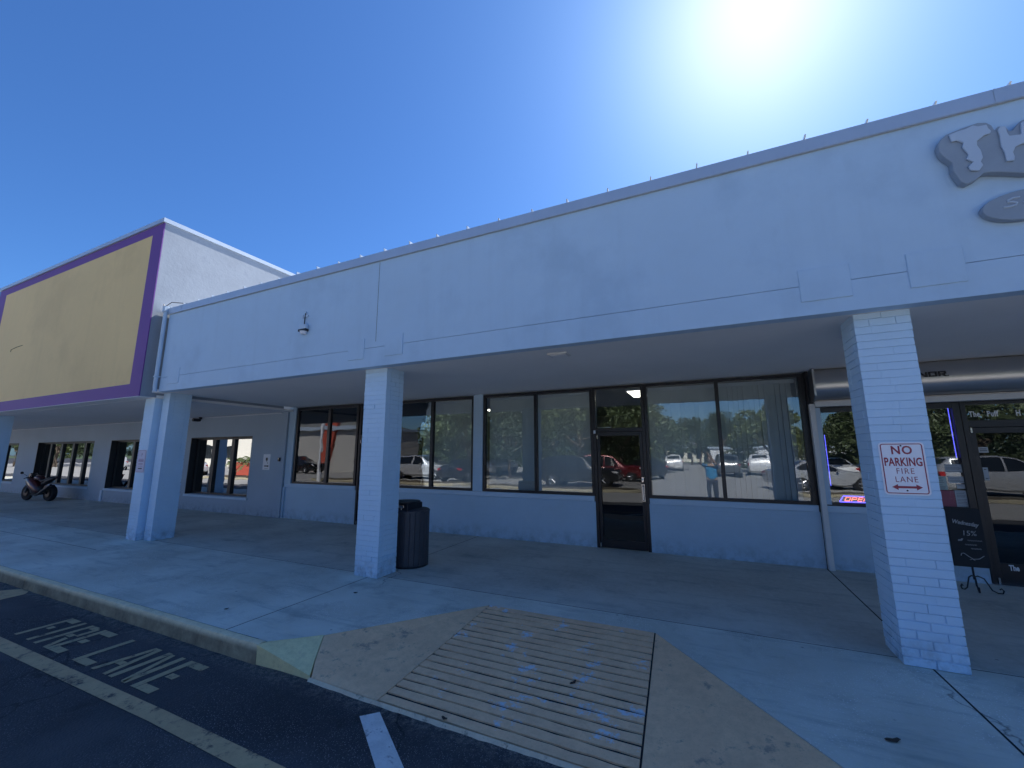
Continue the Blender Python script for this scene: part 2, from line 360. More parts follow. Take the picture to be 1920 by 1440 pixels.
# ramp: flares and grooved middle
ZB = -.142
RT = (-3.703, -.211, -.002), (-1.903, -.197, -.002); RB = (-3.745, -1.955, ZB), (-1.82, -1.962, ZB)
fl = MB()
fl.slab([(-4.77, -1.562, -.001), RT[0], (RB[0][0], RB[0][1], ZB), (fb[0]+.02, fb[1], -.138), (-4.595, -1.80, -.086)], .2)
fl.slab([(RT[1][0]+.002, RT[1][1], RT[1][2]), (-.782, -1.574, -.001), (-.535, YK, -.001), (-.5, -1.96, -.012), (RB[1][0]+.002, RB[1][1], ZB)], .2)
struct(fl.build("ramp_flare", m_flare, bevel=.003))
rp = MB(); ns = 18; rr = random.Random(11)
for i in range(ns):
    a, b = i/ns, (i+1)/ns
    g0 = .008 if i else .001
    nseg = 14; top0 = []; top1 = []
    for q in range(nseg+1):
        u = q/nseg
        def P(v): 
            L = Vector(RT[0]).lerp(Vector(RB[0]), v); Q = Vector(RT[1]).lerp(Vector(RB[1]), v); return L.lerp(Q, .006+.988*u)
        ja = rr.uniform(-.007, .004); jb = rr.uniform(-.004, .007)
        p0 = P(a)+Vector((0, -g0+ja, 0)); p1 = P(b)+Vector((0, .008+jb, 0)); top0.append(p0+Vector((0,0,rr.uniform(0,.002)))); top1.append(p1+Vector((0,0,.005)))
    n = nseg+1
    vs = top0+top1+[p-Vector((0,0,.016)) for p in top0]+[p-Vector((0,0,.02)) for p in top1]
    rp.add(vs, [(q, q+1, n+q+1, n+q) for q in range(nseg)]+[(q, q+1, 2*n+q+1, 2*n+q) for q in range(nseg)]+[(n+q, n+q+1, 3*n+q+1, 3*n+q) for q in range(nseg)]+[(0, n, 3*n, 2*n), (nseg, n+nseg, 3*n+nseg, 2*n+nseg)])
struct(rp.build("curb_ramp", m_ramp))
rb = MB(); rb.slab([(RT[0][0]-.01, RT[0][1]+.012, -.007), (RT[1][0]+.01, RT[1][1]+.012, -.007), (RB[1][0]+.01, RB[1][1]+.02, ZB-.005), (RB[0][0]-.01, RB[0][1]+.02, ZB-.005)], .15)
struct(rb.build("ramp_bedding", m_groove))
lp = MB(); top = []; bot = []; n = 60
for i in range(n+1):
    x = fb[0]+(-.5-fb[0])*i/n; y0 = -1.945-.02*min(1, i/9)
    z = -.137 if i < n*.66 else -.137+.12*(i-n*.66)/(n*.34)
    top.append((x, y0, z)); bot.append((x+rr.uniform(-.01,.01), y0-.018-rr.uniform(0, .014), ZR-.01))
lp.add(top+bot, [(i, i+1, n+2+i, n+1+i) for i in range(n)])
struct(lp.build("ramp_lip", m_lip))
# ---- painted markings
ml = MB(); zt = ZR+.004
def flat(m, pts): m.add([(x, y, zt) for x, y in pts], [tuple(range(len(pts)))])
flat(ml, [K(-40,-2.70), K(-40,-2.83), K(-7.706,-2.805), K(-5.091,-2.772), K(-4.084,-2.785), K(1,-2.80), K(9,-2.8), K(9,-2.67), K(1,-2.67), K(-3.826,-2.66), K(-5.143,-2.651), K(-8.195,-2.678)])
struct(ml.build("yellow_road_line", m_lineY, recalc=False))
mw = MB(); flat(mw, [K(-3.771,-2.099), K(-3.311,-2.429), K(.3,-5.02), K(.5,-4.88), K(-3.154,-2.357), K(-3.672,-1.999)])
struct(mw.build("white_road_line", m_lineW, recalc=False))
mb2 = MB(); flat(mb2, [(-10.42,-2.55), (-10.348,-2.13), (-10.2,-1.985), (-9.95,-1.985), (-9.83,-2.05), (-9.80,-2.27), (-9.78,-2.55)])
struct(mb2.build("yellow_road_bar", m_lineY, recalc=False))
mt = MB(); HB, HT = -2.590, -2.135
def st(x0, x1, y0, y1, sh=.05):      # one stencil stroke, y as a fraction of the letter height
    f = lambda x, y: K(x+sh*y*0, HB+(HT-HB)*y)
    flat(mt, [f(x0,y0), f(x1,y0), f(x1,y1), f(x0,y1)])
def sl(xa, xb, wd, y0, y1): flat(mt, [K(xa, HB+(HT-HB)*y0), K(xa+wd, HB+(HT-HB)*y0), K(xb+wd, HB+(HT-HB)*y1), K(xb, HB+(HT-HB)*y1)])
def letE(x): st(x, x+.07, 0, 1); st(x+.075, x+.28, 0, .17); st(x+.075, x+.28, .83, 1); st(x+.10, x+.21, .43, .57)
st(-8.18,-8.115,0,1); st(-8.11,-7.96,.83,1); st(-8.08,-8.00,.45,.58)
st(-7.88,-7.815,0,1)
st(-7.70,-7.635,0,1); st(-7.62,-7.52,.86,1); st(-7.52,-7.46,.55,.95); st(-7.62,-7.52,.46,.58); sl(-7.47,-7.56,.065,0,.42)
letE(-7.41)
st(-6.85,-6.78,0,1); st(-6.775,-6.56,0,.17)
sl(-6.48,-6.40,.06,0,1); sl(-6.27,-6.345,.06,0,1); st(-6.405,-6.30,.30,.42)
st(-6.17,-6.105,0,1); st(-5.95,-5.885,0,1); sl(-5.97,-6.10,.055,.02,.98)
letE(-5.80)
struct(mt.build("fire_lane_lettering", m_lineT, recalc=False))

# ================================================================== SHOP BUILDING
shop = thing("shop_building", (-5, 3.2, 0), "low pale blue shop building with wide blank fascia, brick columns and dark glass shopfronts", "building")
XL, XR = -11.86, 14.0
def wallbox(x0, x1, y0, y1, z0, z1, name="wall", mat=None, par=None, bevel=0): return MB().box(x0,x1,y0,y1,z0,z1).build(name, mat or m_wall, par or shop, bevel=bevel)
for a, b in [(-11.86,-9.243),(-8.28,-3.257),(-2.298,.185),(.262,1.945),(3.0,14)]: MB().box(a, b, YW, YW+.22, 0, .815).build("wall", m_wall, shop)
for a, b in [(-11.84,-9.26),(-8.27,-3.275),(-2.285,.17),(.27,1.93),(3.02,13.9)]: MB().box(a, b, YW-.022, YW+.2, .818, .912).build("sill", m_trim, shop, bevel=.004)
MB().box(-5.905,-5.675, YW-.01, YW+.22, .914, ZS+.015).build("pilaster", m_wall, shop)
MB().box(-11.86,-11.60, YW-.02, YW+.22, .914, ZS+.015).build("pilaster", m_wall, shop)
MB().box(-11.87,-11.80, YW-.035, YW+.2, 0, .814).build("pilaster_base", m_wall, shop)
# roof, soffit
rf = MB(); rf.add([(-11.74,-.17,ZT-.002),(XR,-.17,ZT-.002),(XR,13,ZT+.25),(-11.74,13,ZT+.25),(-11.74,-.17,ZT-.03),(XR,-.17,ZT-.03),(XR,13,ZT+.2),(-11.74,13,ZT+.2)],
                  [(0,1,2,3),(4,7,6,5),(0,4,5,1),(1,5,6,2),(2,6,7,3),(3,7,4,0)])
for k in range(-25, 29):
    x = .246+.4825*k+rnd.uniform(-.012,.012); h = rnd.uniform(.028,.045)
    if x < -11.7: continue
    y0 = -.205-rnd.uniform(0,.02)
    rf.add([(x-.007,y0,ZT+.004),(x+.007,y0,ZT+.004),(x+.007,13,ZT+.24),(x-.007,13,ZT+.24),(x-.003,y0-.012,ZT+h),(x+.011,y0-.012,ZT+h),(x+.011,13,ZT+.25+h),(x-.003,13,ZT+.25+h)],
           [(0,1,2,3),(4,7,6,5),(0,4,5,1),(1,5,6,2),(2,6,7,3),(3,7,4,0)])
rf.build("roof", m_roof, shop)
so = MB().box(-11.7, XR, .05, 3.38, 2.985, 3.03); so.build("soffit", m_soffit, shop)
MB().box(-11.7, XR, -.165, .048, ZS+.004, 3.02).build("beam", m_soffit, shop)
# fascia boards
fa = MB()
fa.box(-11.395, XR, FY+.004, -.05, 3.26, 4.61)
fa.box(-11.395, XR, FY+.003, -.05, ZS, 3.254)
fa.build("fascia", m_fascia, shop)
MB().box(-11.395, XR, FY+.03, -.06, ZS+.1, 4.5).build("fascia_backing", m_groove, shop)
for a, b in [(-6.18,-5.862),(-5.462,-5.135),(-.42,-.03),(.366,.73),(-11.128,-10.72)]: MB().box(a, b, FY-.008, FY+.02, 3.10, 3.412).build("fascia_patch", m_fascia, shop, bevel=.003)
gr = MB().box(-5.649, -5.644, FY+.0022, FY+.02, 3.345, 4.6); gr.build("fascia_joint", m_groove, shop)
cp = MB(); cp.prism([(-.02, 4.742), (-.215, 4.745), (-.218, 4.612), (-.205, 4.606), (-.2, 4.63), (-.02, 4.70)], 'x', -11.40, XR)
cp.build("cap_flashing", m_capm, shop)
for x in [-10.93, -7.9, -4.9, -1.9, 1.1]: MB().box(x-.006, x+.006, -.2215, -.2185, 4.615, 4.744).build("flashing_joint", m_capm, shop)
# columns of single bricks
def bricks(x0, x1, y0, y1, h, seed):
    m = MB(); rr = random.Random(seed); k = 0; z = 0; ch = .0685; nn = int(h/ch); ch = h/nn; W, D = x1-x0, y1-y0
    m.box(x0+.010, x1-.010, y0+.010, y1-.010, 0, h)
    for k in range(nn):
        z0 = k*ch; j = lambda s_=.0016: rr.uniform(-s_, s_)
        low = k < 4 or rr.random() < .06
        gz = .006 if low else rr.choice((.0004, .0016, .0024, .0034)); gx = .005 if low else .0006
        t = .095
        plain = k > 5 and rr.random() < .82; cuts = ([0, 1] if rr.random() < .55 else [0, rr.uniform(.3,.7), 1]) if plain else [0, .5, 1] if k % 2 == 0 else [0, .27, .74, 1]
        for c in (0, 1):
            ya, yb = (y0, y0+t) if c == 0 else (y1-t, y1)
            dj = j(.0012)
            for a, b in zip(cuts[:-1], cuts[1:]):
                gg = -.001 if plain else gx; g2 = gz*rr.uniform(.2, 1.4) if plain else gz
                m.box(x0+W*a+(gg if a > 0 else 0)+(j() if a == 0 or not plain else 0), x0+W*b-(gg if b < 1 else 0)+(j() if b == 1 or not plain else 0), ya+dj+(j() if not plain else j(.0004)), yb+j(), z0+g2*.6+j(.0008), z0+ch-g2*.6+j(.0008))
            xa, xb = (x0, x0+t) if c == 0 else (x1-t, x1)
            cy = [y0+t+gx, (y0+y1)/2-gx if k % 2 and not plain else y1-t-gx]
            m.box(xa+j(), xb+j(), cy[0], cy[1], z0+gz*.6+j(.0008), z0+ch-gz*.6+j(.0008))
            if k % 2 and not plain: m.box(xa+j(), xb+j(), (y0+y1)/2+gx, y1-t-gx, z0+gz*.6, z0+ch-gz*.6)
    return m
bricks(0, .406, 0, .385, ZS+.02, 1).build("column", m_brick, shop, bevel=.003)
bricks(-5.992, -5.568, 0, .385, ZS+.02, 2).build("column", m_brick, shop, bevel=.003)
bricks(-11.70, -11.45, .05, .46, ZS+.02, 3).build("column", m_brick, shop, bevel=.003)
bricks(6.0, 6.41, 0, .385, ZS+.02, 4).build("column", m_brick, shop, bevel=.003)
# ---- shopfront frames
YF0, YF1, YG = YW+.012, YW+.10, YW+.055
def window(x0, x1, z0, z1, muls, par=None, name="shop_window", yf=YF0, yb=YF1, yg=YG, fr=m_bronze, gm=m_glass, wd=.045, bot=.05, mw=.05, panes=True):
    m = MB(); m.box(x0, x0+wd, yf, yb, z0, z1).box(x1-wd, x1, yf, yb, z0, z1)
    m.box(x0+wd, x1-wd, yf, yb, z0, z0+bot).box(x0+wd, x1-wd, yf, yb, z1-wd, z1)
    for q in muls: m.box(q-mw/2, q+mw/2, yf, yb, z0+bot, z1-wd)
    fo = m.build(name, fr, par or shop, bevel=.002)
    ed = [x0+wd]+[v for q in muls for v in (q-mw/2, q+mw/2)]+[x1-wd]
    for a, b in zip(ed[::2], ed[1::2]):
        MB().box(a-.004, b+.004, yg-.003, yg+.003, z0+bot-.004, z1-wd+.004).build("pane", gm, fo)
    return fo
ZW0, ZW1 = .914, 2.966
window(-11.598, -9.30, ZW0, ZW1, [-10.34], wd=.07, mw=.09)
window(-8.23, -5.907, ZW0, ZW1, [-7.03], wd=.06, mw=.075)
window(-5.673, -3.262, ZW0, ZW1, [-4.455], wd=.055, mw=.06)
window(-2.296, .150, ZW0, ZW1, [-1.083], wd=.05, mw=.06)
MB().box(.152, .19, YW+.03, YW+.12, .914, ZS).box(.191,.262,YW+.02,YW+.12,0,2.40).box(.191,.255,YW-.03,YW+.12,2.46,2.984).build("corner_post", m_bronze, shop)
def door(x0, x1, par, handle=True, gm=m_glassd, zt=2.10, ztr=2.17, ztop=2.966, kick=.0):
    m = MB(); j = .055
    m.box(x0, x0+j, YF0-.01, YF1, 0, ztop).box(x1-j, x1, YF0-.01, YF1, 0, ztop).box(x0+j, x1-j, YF0-.01, YF1, zt+.005, ztr).box(x0+j, x1-j, YF0-.01, YF1, ztop-.04, ztop)
    df = m.build("door_frame", m_bronze, par, bevel=.002)
    MB().box(x0+j-.004, x1-j+.004, YG-.003, YG+.003, ztr-.004, ztop-.036).build("transom_pane", m_glass, df)
    a, b = x0+j+.006, x1-j-.006
    l = MB(); l.box(a, a+.055, YF0+.008, YF1-.02, .012, zt).box(b-.055, b, YF0+.008, YF1-.02, .012, zt).box(a+.055, b-.055, YF0+.008, YF1-.02, .012, .15+kick).box(a+.055, b-.055, YF0+.008, YF1-.02, zt-.075, zt)
    lf = l.build("door", m_bronze, par, bevel=.002)
    MB().box(a+.051, b-.051, YG-.003, YG+.003, .146+kick, zt-.071).build("pane", gm, lf)
    if handle:
        MB().tube([(b-.028, YF0+.0, .865), (b-.028, YF0-.045, .885), (b-.028, YF0-.045, 1.115), (b-.028, YF0, 1.135)], .013, 8).box(b-.052, b-.004, YF0+.002, YF0+.010, .85, 1.15).build("handle", m_chrome, lf, smooth=True)
        MB().lathe((b-.03, YF0+.008, 1.235), [(.0,-.022),(.017,-.02),(.02,0)], 14, 'y').box(b-.045,b-.015,YF0+.0,YF0+.009,1.19,1.275).build("lock", m_chrome, lf)
    for zp in (.02, 1.97): MB().box(a+.002, a+.02, YF0-.012, YF0+.01, zp, zp+.07).build("pivot", m_chrome, lf)
    return df, lf
door(-9.245, -8.285, shop)
d2, l2 = door(-3.257, -2.30, shop)
MB().box(-3.19, -2.93, YW+.10, YW+.13, 2.185, 2.20).build("closer_arm", m_white, d2)
MB().box(-3.252, -3.212, YF0-.0125, YF0-.0105, 2.075, 2.135).build("sticker", m_white, d2)
# ---- interior of the vacant shop
it = MB(); it.box(-11.8, .1, 3.4, 9.6, -.02, .012); it.build("interior_floor", m_incarp, shop)
iw = MB(); iw.box(-11.8, .1, 9.6, 9.7, 0, 3.0).box(-11.9, -11.8, 3.39, 9.6, 0, 3.0).box(.1, .2, 3.39, 9.6, 0, 3.0).box(-8.33,-8.25,3.4,9.6,0,3.0); iw.build("interior_wall", m_inwall, shop)
MB().box(-11.8, .1, 3.39, 9.7, 2.99, 3.03).build("interior_ceiling", m_inwall, shop)
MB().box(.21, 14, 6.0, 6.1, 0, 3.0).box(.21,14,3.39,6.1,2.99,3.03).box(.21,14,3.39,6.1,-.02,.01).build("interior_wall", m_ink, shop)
for (x, y, lab) in [(-2.53, 4.35, "lit ceiling panel seen through the glass above the shop door"), (-6.9, 6.2, "lit ceiling panel deep inside the vacant shop left of the door")]:
    t_ = thing("ceiling_light", (x, y, 2.98), lab, "ceiling light", "ceiling lights in the vacant shop")
    MB().box(x-.20, x+.13, y-.5, y+.5, 2.955, 2.985).build("housing", m_white, t_)
    MB().box(x-.17, x+.10, y-.47, y+.47, 2.946, 2.953).build("diffuser", m_lamp, t_)
def blind(x0, x1, lab, seed):
    t_ = thing("vertical_blind", ((x0+x1)/2, 3.42, 2.9), lab, "window blind", "vertical blinds in the shop windows")
    MB().box(x0, x1, 3.40, 3.45, 2.86, 2.92).build("headrail", m_white, t_)
    m = MB(); rr = random.Random(seed); x = x0+.03
    while x < x1-.03:
        an = R(24+rr.uniform(-6, 6)); c, s_ = math.cos(an)*.044, math.sin(an)*.044
        n = len(m.v)
        m.add([(x-c,3.425-s_,.93),(x+c,3.425+s_,.93),(x+c,3.425+s_,2.86),(x-c,3.425-s_,2.86),(x-c,3.4265-s_,.93),(x+c,3.4265+s_,.93),(x+c,3.4265+s_,2.86),(x-c,3.4265-s_,2.86)],
              [(0,1,2,3),(7,6,5,4),(0,4,5,1),(2,6,7,3),(1,5,6,2),(0,3,7,4)]); x += .079
    m.build("slats", m_blind, t_, recalc=False); return t_
blind(-8.2, -5.95, "closed pale vertical blind behind the window between middle column and pilaster", 1)
blind(-5.62, -3.32, "closed pale vertical blind in the window just left of the shop door", 2)
blind(-2.24, .09, "closed pale vertical blind in the window right of the shop door", 3)
# ---- neighbour shopfront at the right: part of the same building
window(.262, 1.95, .914, 2.40, [1.10], wd=.075, mw=.05)
wfr = MB().box(.2625, .345, YW+.004, YW+.011, .93, 2.40); wfr.build("jamb_cover", m_trim, shop)
window(3.02, 5.6, .914, 2.40, [4.3], wd=.06)
d3, l3 = door(1.952, 3.015, shop, handle=True, zt=2.04, ztr=2.14, ztop=2.40, kick=.12)
for wd_, xx in (("The", 2.105), ("Puff", 2.285), ("H", 2.535)): MB().text(wd_, xx, YG-.006, 2.195, .105, .62, .003, .003, gap=1.12).build("lettering", m_white, d3)
MB().text("The", 2.19, YF0+.006, .19, .095, .62, .003, .003).build("lettering", m_white, l3)
MB().box(1.95, 3.0, YW-.05, YW+.1, .0, .012).build("threshold", m_chrome, shop)
for (a, b, c, d) in [(.21, .0,0,0)]: pass

# roller shutter: box, guide rail, bottom bar
sh = thing("roller_shutter", (.2, 2.9, 2.4), "grey metal roller shutter rolled up in its rounded box over the smoke shop front", "shutter")
pr = []
for i in range(15):
    a = R(-100+200*i/14); pr.append((3.06-.20*math.cos(a)+.0, 2.745-.245*math.sin(a)))
pr = [(3.16, 2.985)]+[(y, min(z, 2.984)) for y, z in reversed(pr)]+[(3.16, 2.49)]
MB().prism(pr, 'x', .262, 13).build("housing", m_galv, sh, smooth=True)
MB().prism([(3.16,2.984),(2.85,2.984),(2.85,2.56),(2.95,2.485),(3.16,2.485)], 'x', .235, .261).build("end_plate", m_galv, sh)
MB().box(.262, 13, 3.03, 3.15, 2.405, 2.482).build("bottom_bar", m_rail, sh, bevel=.004)
MB().box(.192, .262, 3.06, 3.16, 0, 2.455).build("guide_rail", m_rail, sh, bevel=.004)
# NOR. lettering cut by the column
nr = MB(); ny = 2.847
def seg(x0, x1, z0, z1): nr.box(x0, x1, ny-.003, ny+.02, z0, z1)
zb_, zt_ = 2.742, 2.812; tk = .015
seg(1.455,1.472,zb_,zt_); nr.prism([(1.455,zt_),(1.478,zt_),(1.548,zb_),(1.525,zb_)], 'y', ny-.0035, ny+.02); seg(1.532,1.548,zb_,zt_)
seg(1.566,1.582,zb_,zt_); seg(1.634,1.650,zb_,zt_); seg(1.582,1.634,zb_,zb_+tk); seg(1.582,1.634,zt_-tk,zt_)
seg(1.668,1.684,zb_,zt_); seg(1.684,1.742,zt_-tk,zt_); seg(1.730,1.746,zb_+.03,zt_-tk); seg(1.684,1.730,zb_+.022,zb_+.036); nr.prism([(1.705,zb_+.022),(1.725,zb_+.022),(1.75,zb_),(1.728,zb_)], 'y', ny-.0035, ny+.02)
seg(1.757,1.768,zb_,zb_+.011)
nr.build("lettering", m_ink, sh)

# ================================================================== STORE AT LEFT
store = thing("store_building", (-16, 3.1, 0), "tall store front with blank yellow panel in a purple border and white stucco side", "building")
BX, BXL, BY = -11.76, -21.0, -.351
YL, YLg = 3.10, 3.34
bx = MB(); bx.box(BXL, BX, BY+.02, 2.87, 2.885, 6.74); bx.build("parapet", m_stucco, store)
def ring(x0, x1, z0, z1, X0, X1, Z0, Z1, y0, y1):
    return MB().box(X0, x0, y0, y1, Z0, Z1).box(x1, X1, y0, y1, Z0, Z1).box(x0, x1, y0, y1, Z0, z0).box(x0, x1, y0, y1, z1, Z1)
ring(-20.46, -12.19, 3.16, 6.53, BXL-.001, BX+.002, 2.885, 6.732, BY, BY+.019).build("purple_border", m_purple, store)
MB().box(-20.46, -12.19, BY+.003, BY+.019, 3.16, 6.53).build("yellow_panel", m_yellow, store)
pk = MB().tube([(-19.17,BY+.002,4.60),(-19.15,BY+.0,4.665),(-18.8,BY,4.70),(-18.40,BY,4.71)], .008, 5); pk.build("panel_crack", m_groove, store)
MB().prism([(BXL-.03, 6.742), (BX+.03, 6.742), (BX+.03, 6.835), (BXL-.03, 6.835)], 'y', BY-.03, BY+.03).box(BX-.03, BX+.03, BY+.0305, 2.9, 6.742, 6.835).box(BXL-.03, BXL+.03, BY+.0305, 2.9, 6.742, 6.835).box(BXL+.031, BX-.031, BY+.0305, 2.9, 6.742, 6.80).build("coping", m_capm, store)
MB().box(-46, BXL-.002, -.19, .1, 2.885, 4.7).build("fascia", m_fascia, store)
MB().box(-46, -11.72, BY+.30, 3.36, 2.872, 2.93).box(BXL,-11.765, BY+.0, BY+.298, 2.876, 2.8845).build("soffit", m_soffit, store)
MB().box(-60, -11.9, 3.6, 14, 2.94, 4.4).build("roof", m_roof, store)
lw2 = MB()
ops = [(-40.0, -30.04), (-27.97, -22.85), (-21.55, -16.66), (-16.40, -13.32)]
e = [-46.0]+[v for o in ops for v in o]+[-11.875]
for a, b in zip(e[::2], e[1::2]): lw2.box(a, b, YL, YL+.32, 0, 2.87)
for a, b in ops: lw2.box(a, b, YL+.001, YL+.319, 0, .395).box(a, b, YL+.001, YL+.319, 2.226, 2.87)
lw2.build("wall", m_wall2, store)
for a, b in ops: MB().box(a-.04, b+.04, YL-.025, YL+.31, .398, .47).build("sill", m_trim, store, bevel=.004)
for a, b in ops: MB().box(a, a+.02, YL+.004, YL+.3, .472, 2.224).box(b-.02, b, YL+.004, YL+.3, .472, 2.224).box(a+.02, b-.02, YL+.004, YL+.3, 2.204, 2.224).build("reveal", m_black, store)
for (a, b), ms, mw_ in zip(ops, ([-32.1, -34.2, -36.2, -38.2], [-27.2, -26.15, -25.1, -24.05], [-20.3, -18.9, -17.6], [-15.45, -14.49]), (.14, .16, .14, .15)):
    window(a+.02, b-.02, .472, 2.204, ms, store, "store_window", YLg-.06, YLg+.04, YLg, m_black, m_glassm, .05, .05, mw_)
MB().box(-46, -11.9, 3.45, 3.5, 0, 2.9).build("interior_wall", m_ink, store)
bricks(-12.15, -11.78, -.057, .34, 2.872, 5).build("column", m_brick, store, bevel=.003)
bricks(-21.02, -20.6, -.057, .34, 2.872, 6).build("column", m_brick, store, bevel=.003)
bricks(-30.0, -29.6, -.057, .34, 2.872, 8).build("column", m_brick, store, bevel=.003)
MB().tube([(-34, YL-.02, 2.845), (-12.12, YL-.02, 2.845)], .014, 6).build("conduit", m_white, store)
wb = MB(); wb.box(-21.75,-21.6, YL-.03, YL+.0, 0, .39).build("wall_rib", m_trim, store)

# rainwater pipe with head, belongs to the shop
dp = MB(); dp.tube([(-11.43,-.245,4.70),(-11.43,-.245,3.05),(-11.43,-.235,2.97)], .036, 10)
dp.box(-11.475,-11.385,-.29,-.205,4.66,4.775).box(-11.47,-11.39,-.285,-.19,3.262,3.285)
dp.tube([(-11.74,.10,2.87),(-11.74,.10,0.02)], .03, 8)
dp.build("downspout", m_trim, shop, smooth=True)
MB().tube([(-11.46,-.26,4.77),(-11.30,-.22,4.86),(-11.0,.2,4.90),(-10.4,.9,4.88)], .008, 6).tube([(-11.46,-.26,4.76),(-11.5,-.27,4.83)], .008, 6).build("cable", m_black, shop)

# ================================================================== SIGNS AND FITTINGS
def rrect(x0, x1, z0, z1, r, n=5):
    p = []
    for cx, cz, a0 in ((x1-r, z1-r, 0), (x0+r, z1-r, 90), (x0+r, z0+r, 180), (x1-r, z0+r, 270)):
        for i in range(n+1):
            a = R(a0+90*i/n); p.append((cx+r*math.cos(a), cz+r*math.sin(a)))
    return p
def border(m, x0, x1, z0, z1, r, t, y0, y1):
    o = rrect(x0, x1, z0, z1, r); i = rrect(x0+t, x1-t, z0+t, z1-t, max(r-t, .004)); n = len(o)
    m.add([(x, y0, z) for x, z in o]+[(x, y0, z) for x, z in i]+[(x, y1, z) for x, z in o]+[(x, y1, z) for x, z in i],
          [(k, (k+1) % n, n+(k+1) % n, n+k) for k in range(n)]+[(k, (k+1) % n, 2*n+(k+1) % n, 2*n+k) for k in range(n)]+[(n+k, n+(k+1) % n, 3*n+(k+1) % n, 3*n+k) for k in range(n)])
def nosign(x0, z0, y, label, plate):
    W, H = .305, .445; t_ = thing("no_parking_sign", (x0+W/2, y, z0), label, "sign")
    MB().prism(rrect(x0, x0+W, z0, z0+H, .028), 'y', y-.004, y).build("plate", plate, t_)
    m = MB(); border(m, x0+.012, x0+W-.012, z0+.012, z0+H-.012, .02, .007, y-.0056, y-.004)
    yy = y-.0048; cx = x0+W/2
    m.text("NO", cx, yy, z0+.345, .098, .88, .0016, .002, gap=1.15).text("PARKING", cx, yy, z0+.245, .098, .605, .0016, .002, gap=1.03)
    m.text("FIRE", cx+.005, yy, z0+.178, .068, .82, .0016, -.0005, gap=1.25).text("LANE", cx+.005, yy, z0+.108, .068, .82, .0016, -.0005, gap=1.2)
    m.prism([(x0+.055,z0+.066),(x0+.095,z0+.09),(x0+.095,z0+.075),(x0+.215,z0+.075),(x0+.215,z0+.09),(x0+.255,z0+.066),(x0+.215,z0+.042),(x0+.215,z0+.057),(x0+.095,z0+.057),(x0+.095,z0+.042)], 'y', y-.0056, y-.004)
    m.build("lettering", m_red, t_)
    for zz in (z0+.038, z0+H-.03): MB().lathe((cx, y-.004, zz), [(.0,-.005),(.006,-.004),(.007,0)], 10, 'y').build("bolt", m_black, t_)
    return t_
nosign(.04, 1.348, -.003, "white metal sign reading NO PARKING FIRE LANE in red on the right brick column", pmat("sign_white", (.95,.92,.95), .45, .04, 5, 0))
# faded one on the far left column
t_ = thing("faded_sign", (-11.96, -.06, 1.335), "faded pinkish notice plate with a red rim on the far left column", "sign")
MB().prism(rrect(-12.115, -11.805, 1.335, 1.795, .02), 'y', -.066, -.062).build("plate", pmat("faded_plate", (.60,.56,.66), .6, .1, 8, 0), t_)
m_fade = pmat("faded_red_print", (.40,.30,.40), .6, .2, 20, 0)
m = MB(); border(m, -12.105, -11.815, 1.345, 1.785, .018, .007, -.0676, -.066)
m.text("P", -11.955, -.0668, 1.66, .095, .9, .0016, .001)
m.box(-12.06,-11.87,-.0672,-.066,1.60,1.612).box(-12.06,-11.86,-.0672,-.066,1.55,1.595).box(-12.05,-11.88,-.0672,-.066,1.495,1.52).box(-12.05,-11.88,-.0672,-.066,1.455,1.467)
m.build("print", m_fade, t_)
MB().box(-12.035,-11.89,-.0678,-.066,1.405,1.425).build("bar", m_ink, t_)
# white notice on the store wall
t_ = thing("wall_notice", (-12.58, YL, 1.265), "small white notice with dark pictogram on the blue wall left of the first shop window", "sign")
MB().prism(rrect(-12.73,-12.435,1.265,1.695,.012), 'y', YL-.012, YL-.004).build("plate", m_white, t_)
m = MB(); m.lathe((-12.575, YL-.012, 1.56), [(.0,-.002),(.045,-.002),(.045,0)], 18, 'y').prism([(-12.62,1.56),(-12.53,1.56),(-12.565,1.48)], 'y', YL-.0145, YL-.012)
m.box(-12.545,-12.515,YL-.014,YL-.012,1.44,1.465)
m.box(-12.665,-12.55,YL-.014,YL-.012,1.352,1.385).box(-12.545,-12.485,YL-.014,YL-.012,1.345,1.39).box(-12.65,-12.5,YL-.014,YL-.012,1.30,1.308)
m.build("print", m_ink, t_)
t_ = thing("bell_box", (-12.04, YL, 1.5), "little black call box on the blue wall beside the white notice", "wall box")
MB().box(-12.075,-12.01,YL-.05,YL-.001,1.50,1.605).build("case", m_black, t_, bevel=.006)
MB().lathe((-12.042, YL-.05, 1.575), [(0,-.006),(.012,-.005),(.013,0)], 12, 'y').build("button", m_chrome, t_)
t_ = thing("soffit_camera", (-15.9, YL-.1, 2.84), "small dark camera under the ceiling by the thin white conduit", "camera")
MB().box(-15.93,-15.87,YL-.10,YL-.035,2.80,2.872).build("mount", m_black, t_)
MB().lathe((-15.9, YL-.12, 2.77), [(.0,-.16),(.05,-.16),(.055,-.02),(.04,.05),(0,.05)], 14, 'y').build("body", m_black, t_, smooth=True)
